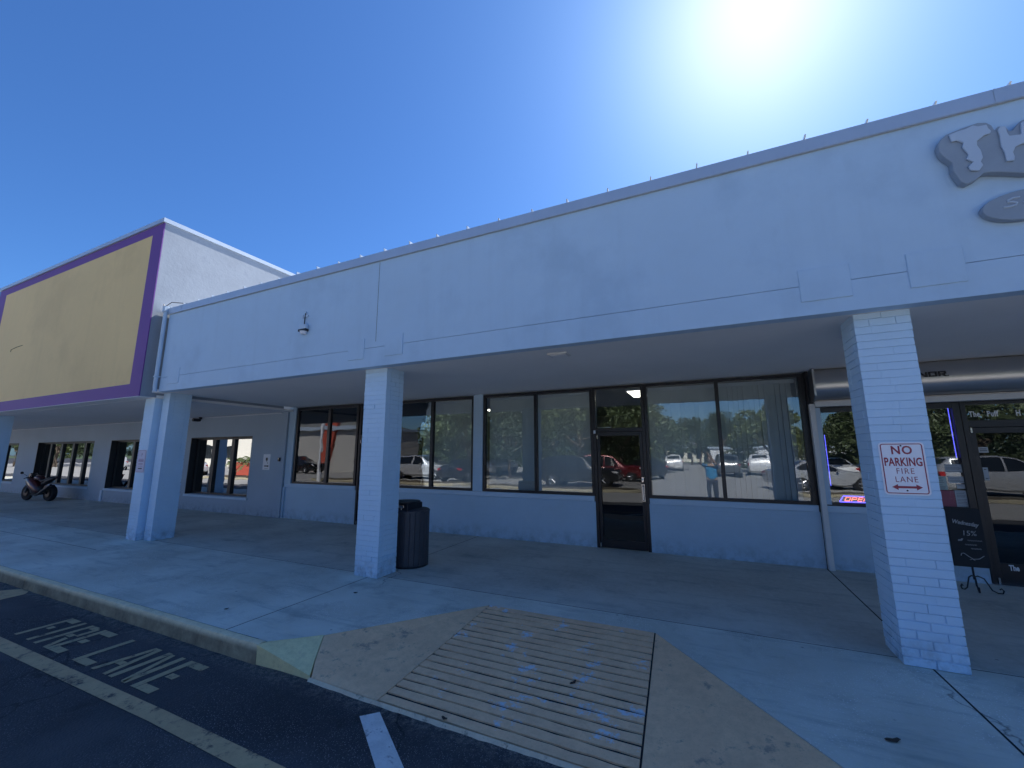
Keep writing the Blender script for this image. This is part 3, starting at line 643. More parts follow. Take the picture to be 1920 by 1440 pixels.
# floodlight bracket left on the fascia
t_ = thing("wall_lamp_bracket", (-7.19, FY, 3.72), "small weathered lamp bracket with dangling cord left on the blank fascia", "lamp bracket")
MB().box(-7.262,-7.105,-.25,FY-.001,3.728,3.80).build("box", m_trim, t_, bevel=.006)
MB().box(-7.275,-7.10,-.252,FY-.001,3.690,3.726).build("bracket", m_black, t_)
MB().tube([(-7.19,FY-.012,4.02),(-7.196,FY-.014,3.92),(-7.19,FY-.02,3.80)], .008, 6).build("cord", m_black, t_)
MB().box(-7.265,-7.24,FY-.02,FY-.001,3.93,3.985).box(-7.205,-7.175,FY-.02,FY-.001,4.005,4.035).box(-7.235,-7.13,FY-.012,FY-.001,3.945,3.975).build("clip", m_trim, t_)
MB().lathe((-7.17,-.225,3.655), [(.0,-.02),(.045,-.012),(.06,.03)], 14).build("lens", m_white, t_, smooth=True)
# flush lamp under the soffit
t_ = thing("soffit_light", (-2.98, .32, 2.98), "unlit flush white lamp under the ceiling of the walkway", "light")
MB().box(-3.11,-2.85,.22,.42,2.962,2.984).build("frame", m_rail, t_, bevel=.004)
MB().box(-3.08,-2.88,.25,.39,2.956,2.961).build("diffuser", m_soffit, t_)
# ---- raised sign on the fascia
m_back = pmat("sign_backing", (.28, .335, .40), .6, .12, 4, .05)
m_let = pmat("sign_letters", (.45, .54, .65), .5, .05, 4, .03)
t_ = thing("shop_sign", (1.1, FY, 3.5), "raised shop sign of ragged pale letters TH on a dark cloud shaped backing", "sign")
bk = [(.677,4.318),(.70,4.375),(.744,4.41),(.848,4.434),(.944,4.449),(.994,4.432),(1.02,4.398),(1.032,4.345),(1.056,4.372),(1.095,4.36),(1.113,4.307),(1.133,4.307),(1.181,4.368),(1.209,4.380),(1.25,4.37),(1.29,4.31),(1.31,4.2),(1.31,4.05),(1.28,3.95),(1.22,3.90),(1.141,3.916),(1.028,3.96),(.95,3.985),(.917,3.985),(.864,3.941),(.809,3.919),(.775,3.945),(.739,4.068),(.744,4.136),(.699,4.211),(.68,4.26)]
MB().prism(bk, 'y', -.255, FY-.001).build("backing", m_back, t_, bevel=.004)
Tp = [(.749,4.392),(.806,4.404),(.86,4.41),(.905,4.425),(.933,4.406),(.985,4.403),(.99,4.368),(1.004,4.339),(.995,4.314),(.962,4.314),(.91,4.276),(.905,4.238),(.921,4.184),(.924,4.119),(.907,4.085),(.916,4.051),(.886,4.007),(.839,4.024),(.827,4.064),(.862,4.096),(.825,4.136),(.843,4.171),(.815,4.253),(.828,4.289),(.79,4.324),(.758,4.322)]
Hp = [(1.041,4.333),(1.06,4.358),(1.089,4.347),(1.091,4.291),(1.10,4.256),(1.165,4.245),(1.172,4.31),(1.178,4.345),(1.204,4.359),(1.238,4.35),(1.242,4.30),(1.25,4.2),(1.246,4.13),(1.262,4.05),(1.22,4.02),(1.19,4.05),(1.2,4.10),(1.177,4.162),(1.155,4.162),(1.119,4.147),(1.099,4.107),(1.103,4.067),(1.095,4.031),(1.052,4.041),(1.053,4.115),(1.04,4.183),(1.046,4.277)]
def shrink(p, k=1.0): return p
MB().prism(Tp, 'y', -.272, -.256).build("letter", m_let, t_, bevel=.003)
MB().prism(Hp, 'y', -.272, -.256).build("letter", m_let, t_, bevel=.003)
t_ = thing("oval_sign", (1.1, FY, 3.55), "dark oval fascia plaque with a thin pale letter S below the cloud shaped sign", "sign")
ov = [(1.13+.262*math.cos(R(a))+.02*math.sin(R(2*a)), 3.66+.125*math.sin(R(a))+.015*math.cos(R(a))) for a in range(0, 360, 15)]
MB().prism(ov, 'y', -.245, FY-.001).build("plaque", m_back, t_, bevel=.004)
MB().tube([(1.09,-.248,3.722),(1.052,-.248,3.724),(1.018,-.248,3.708),(1.02,-.248,3.697),(1.047,-.248,3.69),(1.07,-.248,3.678),(1.06,-.248,3.662),(1.03,-.248,3.655),(.989,-.248,3.657)], .0075, 6).tube([(1.105,-.248,3.67),(1.14,-.248,3.70)], .0075, 6).build("lettering", m_let, t_, smooth=True)

# ================================================================== LITTER BIN
bc = (-5.64, .80); t_ = thing("litter_bin", (bc[0], bc[1], 0), "dark slatted litter bin with hooded top standing behind the middle column", "bin")
m_bin = pmat("bin_steel", (.050, .050, .060), .5, .2, 5, .1, 40)
rbn = .275
MB().lathe((bc[0], bc[1], 0), [(.0,.02),(rbn-.03,.02),(rbn-.025,.80),(0,.80)], 32).build("liner", m_black, t_, smooth=True)
sl_ = MB(); nsl = 22
for i in range(nsl):
    a = 2*math.pi*i/nsl; c, s_ = math.cos(a), math.sin(a); hw = .0385
    P = lambda r, q: (bc[0]+r*c-q*s_, bc[1]+r*s_+q*c)
    q4 = [P(rbn-.012,-hw), P(rbn-.012,hw), P(rbn,hw*.9), P(rbn,-hw*.9)]
    sl_.prism(q4, 'z', .03, .815)
sl_.build("slats", m_bin, t_, bevel=.002)
MB().lathe((bc[0], bc[1], 0), [(rbn-.03,.0),(rbn+.002,.0),(rbn+.002,.028),(rbn-.03,.028)], 32).build("base_ring", m_black, t_, smooth=True)
MB().lathe((bc[0], bc[1], 0), [(0,.862),(.15,.860),(rbn-.02,.845),(rbn+.006,.825),(rbn+.006,.805),(rbn-.03,.80)], 40).build("top", m_bin, t_, smooth=True)
hd = MB(); hd.prism([(bc[0]-.26,bc[1]-.235),(bc[0]+.115,bc[1]-.25),(bc[0]+.125,bc[1]+.1),(bc[0]-.26,bc[1]+.1)], 'z', .80, .945)
hd.build("hood", m_black, t_, bevel=.01, seg=2)
MB().prism([(bc[0]-.285+.42*.5+.23*math.cos(R(a)), bc[1]-.07+.235*math.sin(R(a))) for a in range(0,360,12)], 'z', .946, .966).build("lid", m_black, t_, bevel=.006)
MB().box(bc[0]-.155,bc[0]+.03,bc[1]-.2525,bc[1]-.243,.875,.915).box(bc[0]-.11,bc[0]-.098,bc[1]-.2525,bc[1]-.243,.845,.874).box(bc[0]-.015,bc[0]-.003,bc[1]-.2525,bc[1]-.243,.845,.874).build("handle", m_chrome, t_, bevel=.003)

# ================================================================== CHALKBOARD STAND
yb = 2.76; t_ = thing("chalkboard_stand", (1.635, yb, 0), "black chalkboard with pale handwriting on a scrolled iron stand before the smoke shop", "chalkboard sign")
MB().prism([(1.455,.272),(1.797,.272),(1.785,.995),(1.458,.995)], 'y', yb, yb+.02).build("board", pmat("chalkboard", (.012,.014,.018), .7, .4, 6, .1), t_, bevel=.003)
m_chalk = pmat("chalk", (.40,.41,.42), .9, .2, 30, .2)
yy = yb-.0015
for a_ in (("Wednesday",1.62,yy,.785,.072,.72,.002,.0012,.15,1,'CENTER',-.16),("15%",1.645,yy,.655,.088,.95,.002,-.0006,.1),("off",1.548,yy,.585,.042,.95,.002,.001,.35)):
    MB().text(*a_).build("chalk_writing", m_chalk, t_)
for x0_, x1_, zz in ((1.62,1.755,.595),(1.59,1.70,.543),(1.64,1.735,.497)):      # illegible chalk scribble
    n_ = 22; MB().tube([(x0_+(x1_-x0_)*i/n_, yy, zz+.009*math.sin(i*1.9)*(1 if i % 5 else 1.7)) for i in range(n_+1)], .0019, 5).build("chalk_scribble", m_chalk, t_)
MB().tube([(1.535,yy,.405),(1.54,yy,.432),(1.565,yy,.437),(1.60,yy,.405),(1.645,yy,.37),(1.70,yy,.378),(1.75,yy,.418)], .004, 5).tube([(1.61,yy,.36),(1.635,yy,.372),(1.66,yy,.355)], .0025, 5).build("chalk_flourish", m_chalk, t_)
ir = MB(); px, py = 1.635, yb+.035
ir.tube([(px,py,.12),(px,py,.95)], .011, 8)
for (dx, dy, s_) in [(-.17,-.10,1),(.17,-.16,1),(-.06,-.22,1),(.07,.14,1)]:
    P = lambda k, z: (px+dx*k, py+dy*k, z)
    ir.tube([P(0,.15), P(.15,.168), P(.38,.150), P(.5,.09), P(.62,.03), P(.82,.010), P(1.0,.018), P(1.05,.05), P(.97,.072), P(.90,.055)], .0075, 7)
ir.build("stand", m_black, t_, smooth=True)

# ================================================================== NEON AND WINDOW PAPERS (behind the glass)
m_strip = emat("strip_blue", (.12, .12, 1.0), 1.1); m_nblue = emat("neon_blue", (.10, .07, 1.0), 1.6); m_nred = emat("neon_red", (1.0, .16, .10), 1.5)
yn = YG+.03; t_ = thing("open_sign", (.64, yn, .95), "glowing neon sign reading OPEN in red inside a blue frame in the lower window", "neon sign")
MB().tube([(.462,yn,.972),(.515,yn,1.056),(.87,yn,1.056),(.825,yn,.972),(.462,yn,.972)], .0075, 6).build("blue_tube", m_nblue, t_)
nn = MB(); z0, z1 = .988, 1.038
def ntube(pts, x): nn.tube([(x+a+.30*(b), yn-.004, z0+(z1-z0)*b*1.0) if False else (x+a+.022*b, yn-.004, z0+(z1-z0)*b) for a, b in pts], .0052, 6)
ntube([(.0,0),(.055,0),(.055,1),(.0,1),(.0,0)], .525); ntube([(0,0),(0,1),(.05,1),(.05,.5),(0,.5)], .605); ntube([(.05,0),(0,0),(0,1),(.05,1)], .68); ntube([(0,.5),(.045,.5)], .68); ntube([(0,0),(0,1),(.05,0),(.05,1)], .75)
nn.build("red_tube", m_nred, t_)
MB().box(.48,.86,yn+.012,yn+.02,.965,1.063).build("back_plate", m_black, t_)
for (x, za, zb, lab) in [(.378, 1.20, 1.98, "thin blue light strip down the left edge of the smoke shop window"), (1.858, 1.63, 2.33, "thin blue light strip beside the smoke shop door")]:
    t_ = thing("light_strip", (x, yn, za), lab, "light strip", "blue light strips in the smoke shop window")
    MB().box(x-.006, x+.006, yn+.003, yn+.008, za, zb).build("backing", m_white, t_); MB().box(x-.0028, x+.0028, yn-.001, yn+.002, za, zb).build("tube", m_strip, t_)
m_paper = pmat("paper", (.46, .48, .50), .8, .06, 4, 0); m_paper2 = pmat("paper_green_tint", (.40, .47, .44), .8, .08, 4, 0); m_poster = pmat("red_poster", (.30, .09, .12), .7, .35, 5, 0, dirt=(.45,.36,.36), dscale=6, dirt_at=.55)
papers = [(1.70,1.905,1.43,1.54,m_paper,"pale paper sheet stuck highest on the glass beside the smoke shop door"),(1.715,1.905,1.285,1.375,m_paper,"wide pale paper sheet with small print below the topmost one on the glass"),
          (1.60,1.695,1.19,1.375,m_paper2,"greenish paper sheet at the left behind the right column edge"),(1.79,1.895,1.21,1.268,m_paper,"smallest pale paper strip above the printed sheet in the window"),
          (1.76,1.93,.965,1.185,m_paper,"large printed white sheet low in the window beside the door"),(1.56,1.755,.965,1.18,m_poster,"dark red poster lowest in the window behind the right column")]
for (a, b, c, d, mm, lab) in papers:
    t_ = thing("window_paper", ((a+b)/2, YG, c), lab, "paper", "papers stuck on the smoke shop window")
    MB().box(a, b, YG-.0065, YG-.0045, c, d).build("sheet", mm, t_)
    m = MB(); k = 0; z = d-.018
    if mm is not m_poster:
        while z > c+.012:
            m.box(a+.012, b-.012-rnd.uniform(0,.4)*(b-a), YG-.0075, YG-.0066, z-.004, z); z -= rnd.choice((.014,.02,.03))
        m.build("print", m_ink, t_)
for (a, b, c, d, lab) in [(2.08,2.175,1.70,1.775,"pale sticker high on the smoke shop door glass"),(2.085,2.135,1.33,1.50,"narrow white notice taped to the smoke shop door glass")]:
    t_ = thing("door_sticker", ((a+b)/2, YG, c), lab, "sticker"); MB().box(a, b, YG-.006, YG-.004, c, d).build("sheet", m_paper, t_)
    MB().box(a+.01, b-.01, YG-.0068, YG-.006, c+.02, c+.03).box(a+.01, b-.015, YG-.0068, YG-.006, d-.03, d-.02).build("print", m_ink, t_)

# ================================================================== MOTORCYCLE
def motorcycle():
    t_ = thing("motorcycle", (0,0,0), "dark red and black sport motorcycle parked against the store wall", "motorcycle")
    mr = pmat("bike_red", (.07,.005,.008), .3, .15, 4, 0, coat=.6); mk = m_black
    for x, nm in ((0, "front_wheel"), (1.40, "rear_wheel")):
        wd = .06 if x == 0 else .09
        tor = MB()
        for i in range(28):
            pass
        prof = [(.205,-wd*.7),(.27,-wd),(.305,-wd*.75),(.318,0),(.305,wd*.75),(.27,wd),(.205,wd*.7),(.205,-wd*.7)]
        wo = tor.lathe((x, 0, .318), prof, 28, 'y').build(nm, m_rubber, t_, smooth=True)
        rm = MB().lathe((x,0,.318), [(0,-.012),(.2,-.012),(.2,.012),(0,.012)], 24, 'y').lathe((x,0,.318), [(.208,-.03),(.19,-.035),(.19,.035),(.208,.03)], 24, 'y').lathe((x,0,.318), [(0,-.05),(.045,-.05),(.045,.05),(0,.05)], 12, 'y')
        for k in range(5):
            a = 2*math.pi*k/5; rm.tube([(x+.03*math.cos(a),0,.318+.03*math.sin(a)),(x+.195*math.cos(a),0,.318+.195*math.sin(a))], .016, 6)
        rm.build("rim", m_black, wo)
        MB().lathe((x,-wd-.01,.318), [(.07,0),(.14,0),(.14,.006),(.07,.006)], 24, 'y').build("brake_disc", m_bronze, wo)
    fk = MB()
    for y in (-.09, .09): fk.tube([(0,y,.318),(.14,y,.62),(.27,y*.9,.93)], [.026,.028,.026], 8)
    fk.build("fork", pmat("fork_metal",(.16,.16,.18),.3,.1,5,0,metal=.8), t_, smooth=True)
    MB().prism([(-.18,.60),(-.05,.66),(.12,.655),(.20,.60),(.13,.60),(0,.635),(-.12,.60)], 'y', -.055, .055).build("front_mudguard", mr, t_, bevel=.01)
    hb = MB()
    for s_ in (-1, 1): hb.tube([(.25,s_*.08,.93),(.28,s_*.25,.95),(.34,s_*.36,.91)], .014, 7).tube([(.12,s_*.16,1.0),(.10,s_*.30,1.12)], .008, 6)
    hb.build("handlebar", mk, t_, smooth=True)
    for s_ in (-1, 1): MB().lathe((.08, s_*.32, 1.14), [(0,-.02),(.03,-.015),(.055,.0),(.05,.012),(0,.02)], 12, 'x').build("mirror", mk, t_, smooth=True)
    def loft(sts, name, mat, n=14):
        vs = []
        for (x, zc, hz, hy) in sts:
            for k in range(n):
                a = 2*math.pi*k/n; ca, sa = math.cos(a), math.sin(a)
                vs.append((x, hy*math.copysign(abs(ca)**.8, ca), zc+hz*math.copysign(abs(sa)**.8, sa)))
        m = MB(); m.add(vs, [(i*n+k, i*n+(k+1) % n, (i+1)*n+(k+1) % n, (i+1)*n+k) for i in range(len(sts)-1) for k in range(n)]+[tuple(range(n)), tuple(range((len(sts)-1)*n, len(sts)*n))])
        return m.build(name, mat, t_, smooth='all')
    fr = loft([(-.06,.80,.03,.03),(.0,.82,.10,.11),(.12,.80,.19,.19),(.30,.70,.24,.22),(.50,.58,.24,.22),(.72,.46,.20,.20),(.9,.40,.12,.16)], "fairing", mr)
    MB().prism([(.02,.92),(.10,1.10),(.20,1.13),(.30,.97)], 'y', -.11, .11).build("windscreen", glass("screen_tint",(.15,.15,.17),1.6), t_, bevel=.01)
    for s_ in (-1,1): MB().lathe((-.035, s_*.06, .83), [(0,-.03),(.03,-.025),(.045,0),(.045,.03)], 12, 'x').build("headlight", m_chrome, t_, smooth=True)
    loft([(.40,.90,.06,.10),(.50,.93,.11,.14),(.68,.92,.11,.14),(.82,.84,.07,.09)], "fuel_tank", mr)
    loft([(.78,.83,.05,.12),(.95,.80,.05,.15),(1.12,.84,.05,.13),(1.30,.92,.05,.11),(1.45,.96,.04,.08)], "seat", mk)
    loft([(.95,.70,.08,.12),(1.2,.80,.09,.12),(1.45,.90,.06,.09),(1.62,.95,.03,.05)], "tail", mk)
    MB().lathe((1.62,0,.95), [(0,.02),(.05,.01),(.05,-.02)], 10, 'x').build("tail_light", mr, t_)
    loft([(.40,.42,.14,.15),(.55,.44,.20,.18),(.78,.42,.20,.18),(.95,.42,.14,.14)], "engine", pmat("engine_metal",(.05,.05,.055),.45,.3,12,.2,metal=.6))
    MB().tube([(.85,.0,.42),(1.40,.11,.33)], .04, 8).tube([(.85,.0,.42),(1.40,-.11,.33)], .04, 8).build("swingarm", mk, t_, smooth=True)
    MB().tube([(.50,-.12,.25),(.8,-.15,.22),(1.05,-.17,.30),(1.55,-.20,.56),(1.78,-.22,.66)], [.025,.03,.055,.06,.05], 12).build("exhaust", mk, t_, smooth=True)
    MB().tube([(.75,.12,.28),(.85,.30,.0)], .013, 6).build("kickstand", mk, t_)
    MB().prism([(.95,.35),(1.05,.62),(1.5,.66),(1.60,.52),(1.4,.55),(1.1,.5)], 'y', -.05, .05).build("rear_mudguard", mk, t_, bevel=.01)
    return t_
moto = motorcycle(); moto.location = (-24.75, 2.12, 0); moto.rotation_euler = (0, 0, R(10)); moto.scale = (.9, .9, .9)

# ================================================================== GROUND LITTER
m_leaf = pmat("dry_leaf", (.05,.035,.025), .8, .3, 30, .2)
spots = [(-.45,-1.19,.045,"dry brown leaf lying on the pavement right of the ramp",20),(-2.42,-1.22,.035,"dark crumb lying on the grooved ramp",60),(-5.4,-.55,.03,"small dark leaf on the slab left of the ramp",10),(-1.2,-1.55,.04,"curled brown leaf on the right ramp flare",100),(-3.15,-1.93,.03,"small twig lying at the foot of the ramp",-20),(-6.3,-1.55,.025,"small dark leaf near the kerb left of the ramp",40)]
for (x, y, s_, lab, an) in spots:
    z = 0 if y > -1 or x > -.6 or x < -5 else -.142*(-y-.2)/1.75 if x > -3.8 and x < -1.85 else -.06
    m = MB(); n = 9; vs = [(0,0,.012)]; c, q_ = math.cos(R(an)), math.sin(R(an))
    for k in range(n):
        a = 2*math.pi*k/n; lx, ly = s_*math.cos(a), s_*.36*math.sin(a)*(1+.3*math.sin(3*a)); vs.append((lx*c-ly*q_, lx*q_+ly*c, .004+.012*abs(math.cos(a))*(.6+.4*math.sin(k))))
    vs2 = [(a, b, cc-.003) for a, b, cc in vs]; k0 = n+1
    m.add([(x+a, y+b, z+cc+.003) for a, b, cc in vs+vs2], [(0,1+k,1+(k+1) % n) for k in range(n)]+[(k0,k0+1+(k+1) % n,k0+1+k) for k in range(n)]+[(1+k,k0+1+k,k0+1+(k+1) % n,1+(k+1) % n) for k in range(n)])
    tag(m.build("dry_leaf", m_leaf, loc=(x, y, z)), lab, "leaf", "bits of leaf litter on the ground")

# ================================================================== CAR PARK BEHIND THE CAMERA (seen mirrored in the glass)
# ---- photographer and phone
def skinned(verts, edges, radii, levels=2):
    me = bpy.data.meshes.new("skel"); me.from_pydata(verts, edges, [])
    o = bpy.data.objects.new("skel", me); C.objects.link(o)
    md = o.modifiers.new("Skin", 'SKIN')
    if not me.skin_vertices: me.skin_vertices.new()
    for i, r in enumerate(radii):
        r = r if isinstance(r, tuple) else (r, r)
        me.skin_vertices[0].data[i].radius = r
    me.skin_vertices[0].data[0].use_root = True
    md.use_smooth_shade = True
    ss = o.modifiers.new("Sub", 'SUBSURF'); ss.levels = levels; ss.render_levels = levels
    dg = bpy.context.evaluated_depsgraph_get()
    out = bpy.data.meshes.new_from_object(o.evaluated_get(dg)); bpy.data.objects.remove(o); bpy.data.meshes.remove(me)
    return out
def put(me, name, mat, parent):
    me.name = name; me.materials.clear(); me.materials.append(mat); me.shade_smooth()
    o = bpy.data.objects.new(name, me); C.objects.link(o); o.parent = parent; WL[o.name] = Vector(WL[parent.name]); return o
PB = Vector((-1.17, -5.12, ZR))
ph = Vector((CX, CY, CZ)) - fw*.022
pers = thing("person", PB, "person in bright blue shirt and dark trousers holding up a phone toward the shop", "person")
m_skin = pmat("skin", (.42, .26, .18), .55, .08, 9, 0); m_shirt = pmat("blue_shirt", (.04, .26, .52), .8, .12, 9, .3, 40); m_pants = pmat("dark_trousers", (.03, .035, .055), .85, .15, 9, .3, 40); m_hair = pmat("dark_hair", (.03, .02, .015), .6, .3, 30, .3)
V, Ed, Rd = [], [], []
def vtx(p, r, link=None):
    V.append(tuple(p)); Rd.append(r)
    if link is not None: Ed.append((link, len(V)-1))
    return len(V)-1
hip = vtx((0,0,.95), (.155,.105)); wst = vtx((0,.005,1.10), (.135,.095), hip); ch = vtx((0,-.005,1.28), (.155,.105), wst); up = vtx((0,-.01,1.40), (.12,.08), ch)
nk = vtx((0,0,1.50), .052, up); hd0 = vtx((-.01,.02,1.575), (.066,.072), nk); hd1 = vtx((-.015,.025,1.66), (.074,.090), hd0); hd2 = vtx((-.015,.02,1.725), (.062,.075), hd1)
loc_ph = ph-PB; rgt = rv
arm_pts = {}
for s_ in (-1, 1):
    sh_ = vtx((s_*.175,-.01,1.41), .055, up)
    hand = loc_ph + rgt*(s_*.086) - fw*.02 + Vector((0,0,-.03))
    shp = Vector((s_*.175,-.01,1.41)); mid = (shp+hand)/2 + Vector((s_*.12,-.02,-.13))
    e_ = vtx(mid, .042, sh_); wr = vtx(hand+(mid-hand).normalized()*.085, .028, e_); pa = vtx(hand+(mid-hand).normalized()*.035, (.036,.02), wr)
    arm_pts[s_] = (shp, mid, hand)
    for k in range(4):
        z = .035-.021*k; L = (.9, 1.0, .95, .75)[k]
        a0 = hand+Vector((0,0,z))+rgt*(s_*.012); a1 = hand+Vector((0,0,z+.004))+rgt*(s_*.014)+fw*.02*L; a2 = hand+Vector((0,0,z+.003))-rgt*(s_*.004)+fw*.030*L
        f0 = vtx(a0, .0095, pa); f1 = vtx(a1, .0085, f0); vtx(a2, .0075, f1)
    th = vtx(hand-rgt*(s_*.012)-fw*.012+Vector((0,0,.03)), .0105, pa); vtx(hand-rgt*(s_*.035)-fw*.010+Vector((0,0,.05)), .009, th)
    h_ = vtx((s_*.095,0,.88), .082, hip); kn = vtx((s_*.105,.02,.50), .056, h_); an = vtx((s_*.11,-.01,.10), .038, kn); ft = vtx((s_*.115,.09,.035), (.042,.03), an); vtx((s_*.12,.17,.03), (.035,.022), ft)
body = put(skinned(V, Ed, Rd), "body", m_skin, pers)
fm = MB()
fx, fy, fz = -.015, .02, 1.655
fm.lathe((fx,fy+.088,fz-.012), [(0,.024),(.008,.016),(.014,.0),(.010,-.01)], 10, 'y')
P_ = Vector(PB); fm.v = [tuple(Vector(v)+P_) for v in fm.v]; fm.build("nose", m_skin, body, smooth='all')
ey = MB()
for s_ in (-1,1): ey.lathe((fx+s_*.030,fy+.078,fz+.012), [(0,.012),(.008,.009),(.011,0)], 10, 'y')
ey.lathe((fx,fy+.083,fz-.052), [(0,.006),(.022,.002),(.024,0)], 10, 'y'); ey.v = [tuple(Vector(v)+P_) for v in ey.v]; ey.build("face_features", m_hair, body)
er = MB()
for s_ in (-1,1): er.lathe((fx+s_*.078,fy+.0,fz), [(0,.012),(.02,.008),(.026,-.006),(0,-.01)], 10, 'x')
er.v = [tuple(Vector(v)+P_) for v in er.v]; er.build("ear", m_skin, body, smooth='all')
put(skinned([(fx,fy-.03,fz-.03),(fx,fy-.03,fz+.03),(fx,fy-.005,fz+.075),(fx,fy+.045,fz+.078)], [(0,1),(1,2),(2,3)], [(.075,.06),(.082,.072),(.08,.07),(.06,.03)]), "hair", m_hair, pers)
V2, E2, R2 = [(0,0,.90),(0,.005,1.10),(0,-.005,1.28),(0,-.01,1.41),(0,0,1.455)], [(0,1),(1,2),(2,3),(3,4)], [(.175,.125),(.155,.115),(.172,.122),(.135,.095),(.065,.065)]
for s_ in (-1,1):
    a, b, c = arm_pts[s_]; k = len(V2); V2 += [tuple(a), tuple(a.lerp(b,.55)), tuple(a.lerp(b,.8))]; E2 += [(3,k),(k,k+1),(k+1,k+2)]; R2 += [.07,.062,.064]
put(skinned(V2, E2, R2), "shirt", m_shirt, pers)
V3, E3, R3 = [(0,0,1.0),(0,0,.93)], [(0,1)], [(.16,.115),(.17,.12)]
for s_ in (-1,1):
    k = len(V3); V3 += [(s_*.095,0,.86),(s_*.105,.02,.50),(s_*.11,-.01,.09)]; E3 += [(1,k),(k,k+1),(k+1,k+2)]; R3 += [.096,.07,.056]
put(skinned(V3, E3, R3), "trousers", m_pants, pers)
for s_ in (-1,1):
    put(skinned([(s_*.11,-.04,.045),(s_*.115,.08,.042),(s_*.12,.18,.032)], [(0,1),(1,2)], [(.046,.045),(.05,.042),(.042,.03)]), "shoe", m_black, pers)
t_ = tag(bpy.data.objects.new("phone", None), "dark phone held up in both hands by the person in blue", "phone"); C.objects.link(t_)
fm4 = M.copy(); fm4.translation = ph-fw*.004; t_.matrix_world = fm4; WL["phone"] = Vector((0,0,0))
MB().box(-.074,.074,-.036,.036,-.004,.004).build("case", m_black, t_, bevel=.003)
MB().box(.045,.068,.008,.03,-.0056,-.0042).build("back_plate", m_ink, t_)

# ---- vehicles
m_tglass = pmat("car_glass", (.012,.014,.016), .04, 0, 1, 0, spec=.8)
m_rimm = pmat("wheel_alloy", (.45,.46,.48), .3, .05, 5, 0, metal=.8); m_lampw = pmat("car_headlamp", (.75,.76,.78), .1, .02, 5, 0); m_lampr = pmat("car_taillamp", (.35,.015,.02), .2, .1, 5, 0)
SHAPES = {  # stations: x, sill z, belt z, top z, half width at belt, half width at top
 'suv': dict(L=4.7, axles=(.92,3.72), rw=.36, st=[(0,.50,.72,.76,.70,.62),(.06,.30,.88,.95,.84,.74),(.5,.26,.98,1.04,.90,.78),(1.15,.25,1.03,1.10,.92,.76),(1.40,.25,1.05,1.18,.93,.72),(2.05,.25,1.06,1.62,.93,.66),(2.6,.25,1.06,1.71,.93,.68),(3.6,.25,1.07,1.70,.93,.68),(4.2,.27,1.08,1.62,.92,.66),(4.52,.32,1.06,1.25,.88,.66),(4.68,.42,.90,.98,.80,.70),(4.70,.52,.75,.78,.76,.68)], win=(1.45,4.32), cab=(1.45,2.12,4.05,4.45)),
 'sedan': dict(L=4.75, axles=(.95,3.72), rw=.33, st=[(0,.45,.58,.62,.70,.60),(.06,.26,.70,.76,.84,.72),(.6,.22,.82,.87,.89,.76),(1.3,.21,.90,.95,.91,.76),(1.55,.21,.93,1.02,.91,.72),(2.2,.21,.94,1.36,.91,.60),(2.7,.21,.95,1.45,.91,.60),(3.3,.21,.96,1.42,.91,.60),(3.95,.22,.98,1.12,.90,.66),(4.3,.24,.98,1.06,.88,.72),(4.68,.34,.90,.96,.82,.70),(4.75,.48,.70,.75,.76,.68)], win=(1.6,3.95), cab=(1.55,2.3,3.25,4.0)),
}
